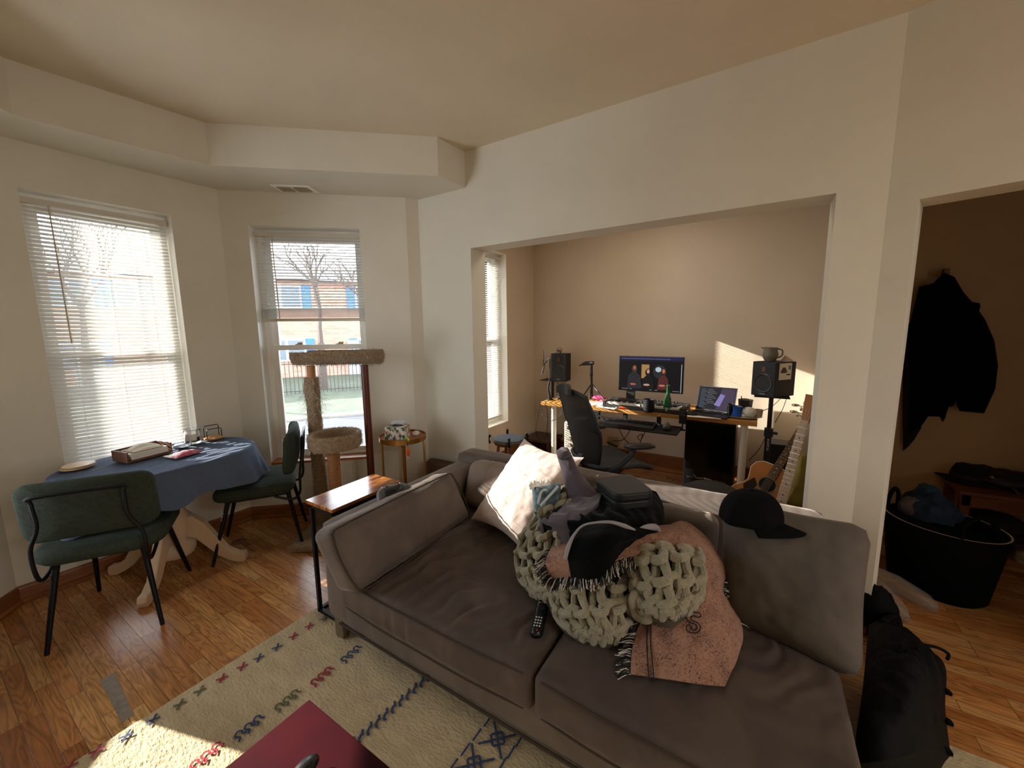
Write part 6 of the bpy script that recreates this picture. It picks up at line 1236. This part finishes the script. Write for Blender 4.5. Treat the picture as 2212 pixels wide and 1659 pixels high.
cable('black cable under the desk running to the wall outlet', [(1325, 952, 4.36), (1345, 950, 4.2), (1360, 930, 4.05), (1362, 905, 3.95)]); cable('black cable crossing under the desk with a tied loop', [(1337, 925, 4.0), (1350, 950, 4.05), (1377, 968, 4.1), (1385, 950, 4.08), (1395, 930, 4.0)])
cable('tied cable loop hanging under the keyboard tray', [(1383, 952, 4.0), (1377, 945, 4.0), (1381, 940, 4.0), (1388, 938, 4.0), (1385, 948, 4.0)]); cable('black cable from the right speaker to the desk', [(1685, 862, 4.0), (1665, 880, 4.05), (1640, 890, 4.1)], .003); cable('black cable from the right speaker to its stand', [(1700, 858, 4.05), (1690, 885, 4.05), (1674, 913, 4.0)], .003)
cable('black cable behind the right white desk leg', [(1653, 945, 4.1), (1640, 970, 4.15), (1617, 995, 4.2)], .003)
cable('black cable lying along the office baseboard', [(1397, 1005, 4.33), (1430, 1012, 4.33), (1480, 1024, 4.33)], .003)
# amp behind the guitars
ab = V((3.95, onX(1695, 980, 3.95).y, 0)); t = thing('small_amplifier', 'small black amplifier on the floor behind the right speaker stand', 'amplifier', ab); az = onX(1695, 962, 3.95).z; MB().box((ab.x, ab.y-.11, .0), (ab.x+.2, ab.y+.11, az)).build('cabinet', M_bp, t, bevel=.01); MB().box((ab.x-.004, ab.y-.08, .04), (ab.x, ab.y+.08, az-.1)).build('grille', mat('grille_dark', '#1e1e20', .8), t)
# guitars
def guitar(label, base, axis, nrm, s, body, kind):
    axis = V(axis).normalized(); nrm = V(nrm); nrm = (nrm-axis*nrm.dot(axis)).normalized(); lat = axis.cross(nrm).normalized(); base = V(base)
    L = lambda a, b, c: base+axis*(a*s)+lat*(b*s)+nrm*(c*s)
    t = thing(kind, label, 'guitar', L(0, 0, -.1) if False else V((base.x, base.y, 0)))
    if body:
        prof = [(0, .0), (.01, .08), (.04, .145), (.10, .185), (.16, .195), (.22, .175), (.275, .13), (.31, .12), (.35, .13), (.40, .145), (.45, .13), (.48, .09), (.49, 0)]
        ol = [(a, b) for a, b in prof]+[(a, -b) for a, b in prof[::-1][1:-1]]
        MB().slab([L(a, b, -.1) for a, b in ol], nrm*(.1*s)).build('body', mat('guitar_side', '#6b3f22', .3), t, flat=True)
        MB().slab([L(a, b, .0005) for a, b in ol], nrm*.002).build('soundboard', mat('spruce_top', '#b8763c', .25, vary=.25, vs=3, stretch=(1, 1, 1)), t, flat=True)
        MB().tube([L(a, b, .001) for a, b in ol], .003, 6, closed=True).build('binding', mat('binding_cream', '#d8c9a8', .4), t)
        dsc = lambda r, c, n=28: [L(.335+r*math.cos(2*PI*i/n), r*math.sin(2*PI*i/n), c) for i in range(n)]
        MB().slab(dsc(.066, .003), nrm*.0006).build('rosette', mat('rosette', '#8a6a48', .4), t, flat=True); MB().slab(dsc(.052, .0042), nrm*.0006).build('soundhole', mat('soundhole', '#070504', .8), t, flat=True)
        MB().slab([L(*p, .003) for p in ((.30, -.05), (.24, -.06), (.22, -.11), (.26, -.13), (.34, -.09))], nrm*.001).build('pickguard', mat('pickguard', '#1c1210', .2), t, flat=True)
        MB().slab([L(.14, -.08, .003), L(.165, -.08, .003), L(.165, .08, .003), L(.14, .08, .003)], nrm*.01).build('bridge', mat('rosewood', '#3b2418', .4), t, flat=True)
        n0, n1, a0 = .39, .86, .15
    else:
        zb2 = -max(0, (base.z-.015)/axis.z/s); prof = [(zb2, .0), (zb2+.01, .09), (zb2/2+.03, .15), (.12, .165), (.2, .14), (.27, .13), (.36, .17), (.43, .14), (.38, .05), (.4, .03)]
        ol = [(a, b) for a, b in prof]+[(a, -b) for a, b in prof[::-1][:-1]]
        MB().slab([L(a, b, -.045) for a, b in ol], nrm*(.04*s)).build('body', mat('bass_body', '#171514', .25), t, bevel=.008, flat=True)
        n0, n1, a0 = .36, 1.04, .1
    L0_ = L; wf = 1 if body else 1.2
    L = lambda a, b, c: L0_(a, b*wf, c)
    fb = mat('fretboard_'+kind, '#4a2c1a' if body else '#c9a582', .4)
    MB().hexa([L(n0, -.029, .004), L(n0, .029, .004), L(n1, .0215, .004), L(n1, -.0215, .004)], [L(n0, -.028, .012), L(n0, .028, .012), L(n1, .021, .012), L(n1, -.021, .012)]).build('fretboard', fb, t, flat=True)
    MB().hexa([L(n0+.04, -.02, -.02), L(n0+.04, .02, -.02), L(n1, .016, -.012), L(n1, -.016, -.012)], [L(n0+.04, -.028, .004), L(n0+.04, .028, .004), L(n1, .021, .004), L(n1, -.021, .004)]).build('neck', mat('maple_neck', '#9a6a3c', .35), t, flat=True)
    mb = MB(); scale = (n1-n0)/(1-2**(-20/12)); dm = mat('inlay'+kind, '#d8cfc0' if body else '#1a1412', .5)
    for k in range(1, 21):
        a = n1-scale*(1-2**(-k/12)); mb.hexa([L(a-.001, -.026, .012), L(a+.001, -.026, .012), L(a+.001, .026, .012), L(a-.001, .026, .012)], [L(a-.001, -.026, .0145), L(a+.001, -.026, .0145), L(a+.001, .026, .0145), L(a-.001, .026, .0145)])
        if k in (3, 5, 7, 9, 12, 15, 17): am = a+(scale*(2**(-(k-1)/12)-2**(-k/12)))/2; MB().slab([L(am+.0045*math.cos(j), .0045*math.sin(j), .0122) for j in [2*PI*i/8 for i in range(8)]], nrm*.0003).build('inlay', dm, t, flat=True)
    mb.build('frets', mat('fret_wire', '#c9c2b2', .25, .9), t, flat=True)
    MB().hexa([L(n1, -.022, -.014), L(n1, .022, -.014), L(n1+.19, .038, -.03), L(n1+.19, -.038, -.03)], [L(n1, -.022, .004), L(n1, .022, .004), L(n1+.19, .038, -.012), L(n1+.19, -.038, -.012)]).build('headstock', mat('headstock', '#a8713f', .35), t, bevel=.003, flat=True)
    ns = 6 if body else 4; mb = MB()
    for k in range(ns): y = (-.5+k/(ns-1))*.9; mb.tube([L(a0, y*.052, .02), L(n1, y*.036, .0155), L(n1+.06+.02*k, y*.05, .0)], .0009, 4)
    mb.build('strings', mat('string_steel', '#b5aea0', .3, .9), t)
    for k in range(6 if body else 4):
        sgn = 1 if (k % 2 == 0) else -1; a = n1+.045+.05*(k//2)
        mb = MB(); mb.cyl(L(a, sgn*.03, -.012), L(a, sgn*.055, -.014), .003*s, n=8); mb.sph((0, 0, 0), (.012, .008, .015) if body else (.021, .021, .008), 14, 8); 
        n_ = 14*9; mb.v[-n_:] = [L(a, sgn*(.066 if body else .072), -.014)+p for p in mb.v[-n_:]]; mb.build('tuning_peg', mat('chrome', '#cfccc6', .15, 1), t)
    return t
g0 = onX(1657, 1047, 2.98); g1 = onX(1738, 915, 3.16); ax_ = (g1-g0); sc_g = ax_.length/(.86-.335); axn = ax_.normalized()
vd = (EYE-g0).normalized()
guitar('acoustic guitar with a natural spruce top leaning behind the sofa', g0-axn*(.335*sc_g), axn, vd*.7+V((-.7, .15, .25)), sc_g, True, 'acoustic_guitar')
g0 = onX(1688, 1085, 2.74); g1 = onX(1739, 908, 2.84); ax_ = (g1-g0); sc_g = ax_.length/(1.04-.42); axn = ax_.normalized()
guitar('bass guitar with a pale maple neck leaning in front of the acoustic guitar', g0-axn*(.42*sc_g), axn, V((-.9, .35, .3)), sc_g, False, 'bass_guitar')
yb0 = onX(1730, 1040, 3.0); t = tag(skirted([[(1738, 978, 0), (1744, 978, 0)], [(1720, 1030, 0), (1752, 1030, 0)], [(1695, 1095, 0), (1748, 1100, 0)]], None)[0].__class__().build('x', M_bp), None) if False else None
Yp = lambda px, py: onX(px, py, 2.98)
yq = [Yp(1731, 978), Yp(1741, 980), Yp(1750, 1020), Yp(1746, 1060), Yp(1736, 1100), Yp(1684, 1100), Yp(1700, 1060), Yp(1716, 1020)]
tag(puff(yq, (-1, 0, 0), .05, seed=3, wr=.5).build('yellow_bag', mat('mustard_fabric', '#8f7c34', .8, vary=.3, vs=8), ang=80), 'mustard yellow fabric bag hanging behind the bass guitar neck', 'bag')
sc0 = onX(1120, 540, 4.3); t = None
# ================================================================ HALL
M_coat = mat('black_wool', '#050506', .95, spec=.1, vary=.2, vs=8, bump=.2, bs=120); HX = 3.86
cp = lambda px, py, x=HX: onX(px, py, x)
pts = [(2015, 612), (2040, 589), (2062, 598), (2082, 632), (2100, 652), (2117, 655), (2108, 662), (2128, 690), (2148, 735), (2156, 790), (2150, 840), (2126, 893), (2073, 888), (2071, 868), (2062, 856), (2058, 878), (2036, 880), (2036, 912), (2030, 900), (1994, 899), (1985, 925), (1965, 935), (1965, 700), (1985, 620)]
t = thing('black_coat', 'black wool coat hanging on the hall wall with its sleeve to the right', 'coat', cp(2050, 900)); pp = [cp(*p) for p in pts]
puff(pp, (-1, 0, 0), .075, seed=1, wr=.35).build('body', M_coat, t, ang=80)
puff([cp(*p, HX-.05) for p in ((2090, 650), (2125, 690), (2146, 740), (2152, 800), (2146, 850), (2124, 890), (2078, 886), (2092, 820), (2100, 750))], (-1, 0, 0), .06, seed=5, wr=.2).build('sleeve', M_coat, t, ang=80)
puff([cp(*p, HX-.08) for p in ((2018, 612), (2040, 592), (2064, 604), (2080, 640), (2050, 662), (2012, 650))], (-1, 0, 0), .04, seed=7).build('collar', M_coat, t, ang=80)
MB().box(cp(2043, 588, 3.9)-V((0, .02, .03)), cp(2043, 588, 3.95)+V((0, .02, .02))).build('hook_plate', mat('hook_brass', '#6a5030', .4, .8), t)
t = tag(puff([cp(*p, HX+.05) for p in ((1990, 890), (1990, 925), (1975, 950), (1962, 965), (1950, 975), (1950, 700), (1980, 700))], (-1, 0, 0), .04, seed=9).build('dark_scarf', mat('dark_brown_wool', '#140d0b', .95), ang=80), 'dark garment hanging lower beside the doorway edge behind the black coat', 'coat')
# laundry basket
bc = V((3.06, -.95, 0)); t = thing('laundry_basket', 'black fabric laundry basket with a white lining rim on the hall floor', 'basket', bc); M_bas = mat('navy_black_canvas', '#060709', .9, spec=.1, bump=.2, bs=200)
bm = Matrix.Translation(bc) @ Matrix.Rotation(math.radians(-35), 4, 'Z') @ Matrix.Diagonal((1.0, 1.18, 1, 1))
MB(bm).lathe((0, 0, 0), [(0, 0), (.16, 0), (.175, .02), (.21, .36), (.215, .40)], 40).build('body', M_bas, t, solid=.004); MB(bm).lathe((0, 0, 0), [(.213, .402), (.206, .402), (.198, .33), (.165, .03), (0, .02)], 40, cap=False).build('lining', mat('cream_lining', '#a89a80', .9), t)
for s, a in ((1, 60), (-1, 200)):
    g_ = math.radians(a); c_ = bc+V((.2*math.cos(g_), .22*math.sin(g_), .38)); d2 = V((-math.sin(g_), math.cos(g_), 0)); MB().tube([c_+d2*.07, c_+d2*.07+Z*.09, c_+Z*.14, c_-d2*.07+Z*.09, c_-d2*.07], .011, 8, sub=5).build('handle', M_bas, t)
MB().box(P(2056, 1132, .37)-V((.004, .012, .02)), P(2056, 1132, .37)+V((.0, .006, .02))).build('tag', mat('cream_tag', '#b5a890', .8), t)
bq = bc+V((.08, .04, .42)); tag(MB().sph(bq, (.13, .12, .11), 24, 16, f=lambda p: p*(1+.3*fbm(p*2))).build('blue_laundry', mat('blue_laundry', '#16283a', .95, vary=.4, vs=14)), 'dark blue clothes heaped in the laundry basket', 'clothes')
tag(MB().sph(bq+V((.1, -.02, .09)), (.1, .05, .03), 18, 10, f=lambda p: p*(1+.2*fbm(p*3))).build('blue_towel', mat('teal_towel', '#1d4560', .95)), 'teal blue cloth on top of the clothes in the basket', 'cloth')
tag(MB().sph(bq+V((-.04, .09, .02)), (.05, .05, .06), 18, 10, f=lambda p: p*(1+.2*fbm(p*3))).build('mauve_laundry', mat('mauve_laundry', '#4a3d40', .95)), 'dusty mauve cloth inside the basket under its handle', 'cloth')
# bench
M_bw = mat('bench_wood', '#6b3a1a', .45, vary=.3, vs=6, stretch=(6, 1, 6)); fl = P(2073, 1060, .42); bx0 = fl.x; by0 = fl.y
t = thing('hall_bench', 'brown wooden bench against the hall wall with a lower shelf for shoes', 'bench', (bx0+.2, by0-.5, 0))
MB().box((bx0, by0-1.1, .395), (3.93, by0, .42)).build('bench_seat', M_bw, t, bevel=.004, flat=True); MB().box((bx0+.015, by0-1.08, .32), (bx0+.035, by0-.02, .395)).build('apron', M_bw, t, flat=True)
for x in (bx0+.015, 3.88):
    for y in (by0-.06, by0-1.08): MB().box((x, y, 0), (x+.045, y+.045, .395)).build('leg', M_bw, t, flat=True)
MB().box((bx0+.02, by0-1.06, .10), (3.92, by0-.04, .12)).build('shelf', mat('bench_shelf', '#3a2014', .5), t, flat=True)
hb = P(2098, 1046, .424)+V((.12, -.04, 0)); t = thing('felt_hat', 'dark felt hat lying on the hall bench', 'hat', hb); M_hat = mat('dark_felt', '#120e0e', .95)
MB().lathe(hb, [(0, .0), (.17, .004), (.185, .012), (.175, .018), (.11, .016), (.105, .06), (.085, .105), (.05, .115), (0, .105)], 36).build('hat_body', M_hat, t); MB().lathe(hb, [(.108, .018), (.112, .02), (.11, .045), (.105, .045)], 36).build('hat_band', mat('hat_band', '#2c2018', .8), t)
hb2 = P(2185, 1062, .424)+V((.1, -.03, 0)); t = thing('shoulder_bag', 'dark brown leather bag with a brass buckle slumped on the hall bench', 'bag', hb2); M_lth = mat('dark_leather', '#140d0b', .5)
MB().sph(hb2+Z*.05, (.12, .17, .06), 24, 14, f=lambda p: p*(1+.2*fbm(p*2))).build('bag_body', M_lth, t); MB().tube([hb2+V((-.1, .05, .06)), hb2+V((-.14, .02, 0)), hb2+V((-.145, 0, -.09))], .011, 8, sub=4).build('strap', M_lth, t); MB().sph(hb2+V((-.09, .12, .075)), (.01, .012, .012), 12, 8).build('buckle', mat('brass_buckle', '#8a7040', .3, .9), t)
def shoe(label, c, d, name, m, m2, sc=1.0, grp=None):
    t = thing(name, label, 'shoe', c, grp); d = V(d).normalized(); s = V((-d.y, d.x, 0)); L = lambda a, b, z: V(c)+d*a*sc+s*b*sc+Z*z*sc
    out = [(-.13, .0), (-.12, .03), (-.06, .034), (.0, .033), (.06, .045), (.11, .04), (.135, .015), (.14, 0)]; ol = [(a, b) for a, b in out]+[(a, -b) for a, b in out[::-1][1:-1]]
    MB().slab([L(a, b, 0) for a, b in ol], (0, 0, .022*sc)).build('sole', m2, t, bevel=.004, flat=True)
    def up(u, v):
        a = -.125+.26*u; w = .033+.01*math.sin(max(0, u-.4)*5); h = .085-.05*max(0, (u-.35))/.65*1.1 if u > .35 else .085; ang = PI*v; return L(a, w*math.cos(ang)*(1-.5*max(0, u-.85)/.15), .02+h*math.sin(ang)**.6*(1-.7*max(0, u-.85)/.15))
    MB().grid(up, 18, 14).build('upper', m, t, ang=80); return t
M_cr = mat('cream_canvas', '#9a8a70', .9, bump=.3, bs=90); M_so = mat('white_sole', '#b5a890', .7)
sy = by0-.22
for k in range(4): shoe(('leftmost cream shoe on the floor under the hall bench', 'second cream shoe from the left under the hall bench', 'cream shoe under the bench at the right picture edge', 'cream shoe')[k], (bx0+.13, sy-.13*k, 0), (-1, .1, 0), 'canvas_shoe', M_cr, M_so) if k < 3 else None
tag(MB().sph((bx0+.2, by0-.25, .18), (.12, .14, .06), 24, 12, f=lambda p: p*(1+.2*fbm(p*2))).build('brown_boots_bundle', mat('dark_brown_suede', '#24120e', .9)), 'dark brown bundle on the lower shelf of the hall bench', 'bundle')
# translucent slippers by the door jamb
M_tr = mat('smoky_vinyl', '#a89a8c', .35, alpha=.32); 
for (px, py, d, lb) in ((1952, 1288, (-.5, -.85, 0), 'smoky translucent slipper on the hall floor farther from the jamb'), (1912, 1305, (-.85, -.35, 0), 'smoky translucent slipper on the hall floor right at the door jamb')): shoe(lb, P(px, py), d, 'clear_slipper', M_tr, M_tr, 1.0)
# black bags heaped at the end of the sofa
bk = thing('backpack', 'black backpack with straps slumped on the floor beyond the sofa end', 'backpack', P(1960, 1560)); M_nyl = mat('black_nylon', '#030304', .8, spec=.15, bump=.2, bs=90)
mb, G, f = skirted([[(1876, 1350, .16), (1905, 1338, .18), (1930, 1345, .10), (1948, 1362, .02)], [(1870, 1420, .30), (1925, 1385, .33), (1975, 1375, .24), (2004, 1400, .04)], [(1862, 1500, .36), (1930, 1450, .42), (1995, 1428, .34), (2042, 1440, .10)], [(1850, 1580, .36), (1930, 1540, .42), (2000, 1510, .36), (2042, 1530, .08)], [(1845, 1650, .32), (1930, 1640, .36), (2010, 1620, .28), (2054, 1632, .03)]], .0, 46, 46, wob=.03, fold=.004, seed=3); mb.build('main_body', M_nyl, bk, ang=80)
MB().tube([P(1985, 1392, .22), P(2022, 1398, .2), P(2048, 1412, .18), P(2046, 1424, .17)], .006, 8, sub=5).build('haul_loop', M_nyl, bk)
for (px, py) in ((2050, 1497), (2052, 1562), (2050, 1625)): q = P(px-3, py, .10); MB().hexa([q+V(p)*.6 for p in ((-.01, -.02, -.01), (.02, -.02, -.01), (.02, .01, -.01), (-.01, .01, -.01))], [q+V(p)*.6 for p in ((-.01, -.02, .015), (.015, -.01, .02), (.01, .01, .03), (-.01, .01, .015))]).build('buckle', M_nyl, bk, bevel=.002)
MB().tube([P(1905, 1345, .2), P(1935, 1328, .12), P(1945, 1360, .06)], .012, 8, sub=4).build('shoulder_strap', M_nyl, bk)
bq = P(1882, 1345, .04); tag(MB().sph((bq.x, bq.y, .12), (.07, .09, .12), 20, 14, f=lambda p: p*(1+.15*fbm(p*2))).build('black_shoe_bag', M_nyl), 'small black bag squeezed between the grey pillow and the door jamb', 'bag')

GR = {'sofa_cushion': 'taupe sofa cushions', 'studio_speaker': 'pair of studio speakers', 'speaker_stand': 'speaker stands', 'cable': 'cables around the desk', 'canvas_shoe': 'cream shoes under the hall bench', 'clear_slipper': 'translucent slippers', 'paper_sheet': 'papers on the desk', 'orange_clip': 'orange tools on the desk', 'desk_clamp': 'clamps on the desk edge', 'floor_coaster': 'discs on the floor', 'brick_house': 'brick houses across the street', 'window_blind': 'white window blinds'}
for o in C.objects:
    k = o.name.split('.')[0]
    if k in GR and o.parent is None and 'label' in o: o['group'] = GR[k]
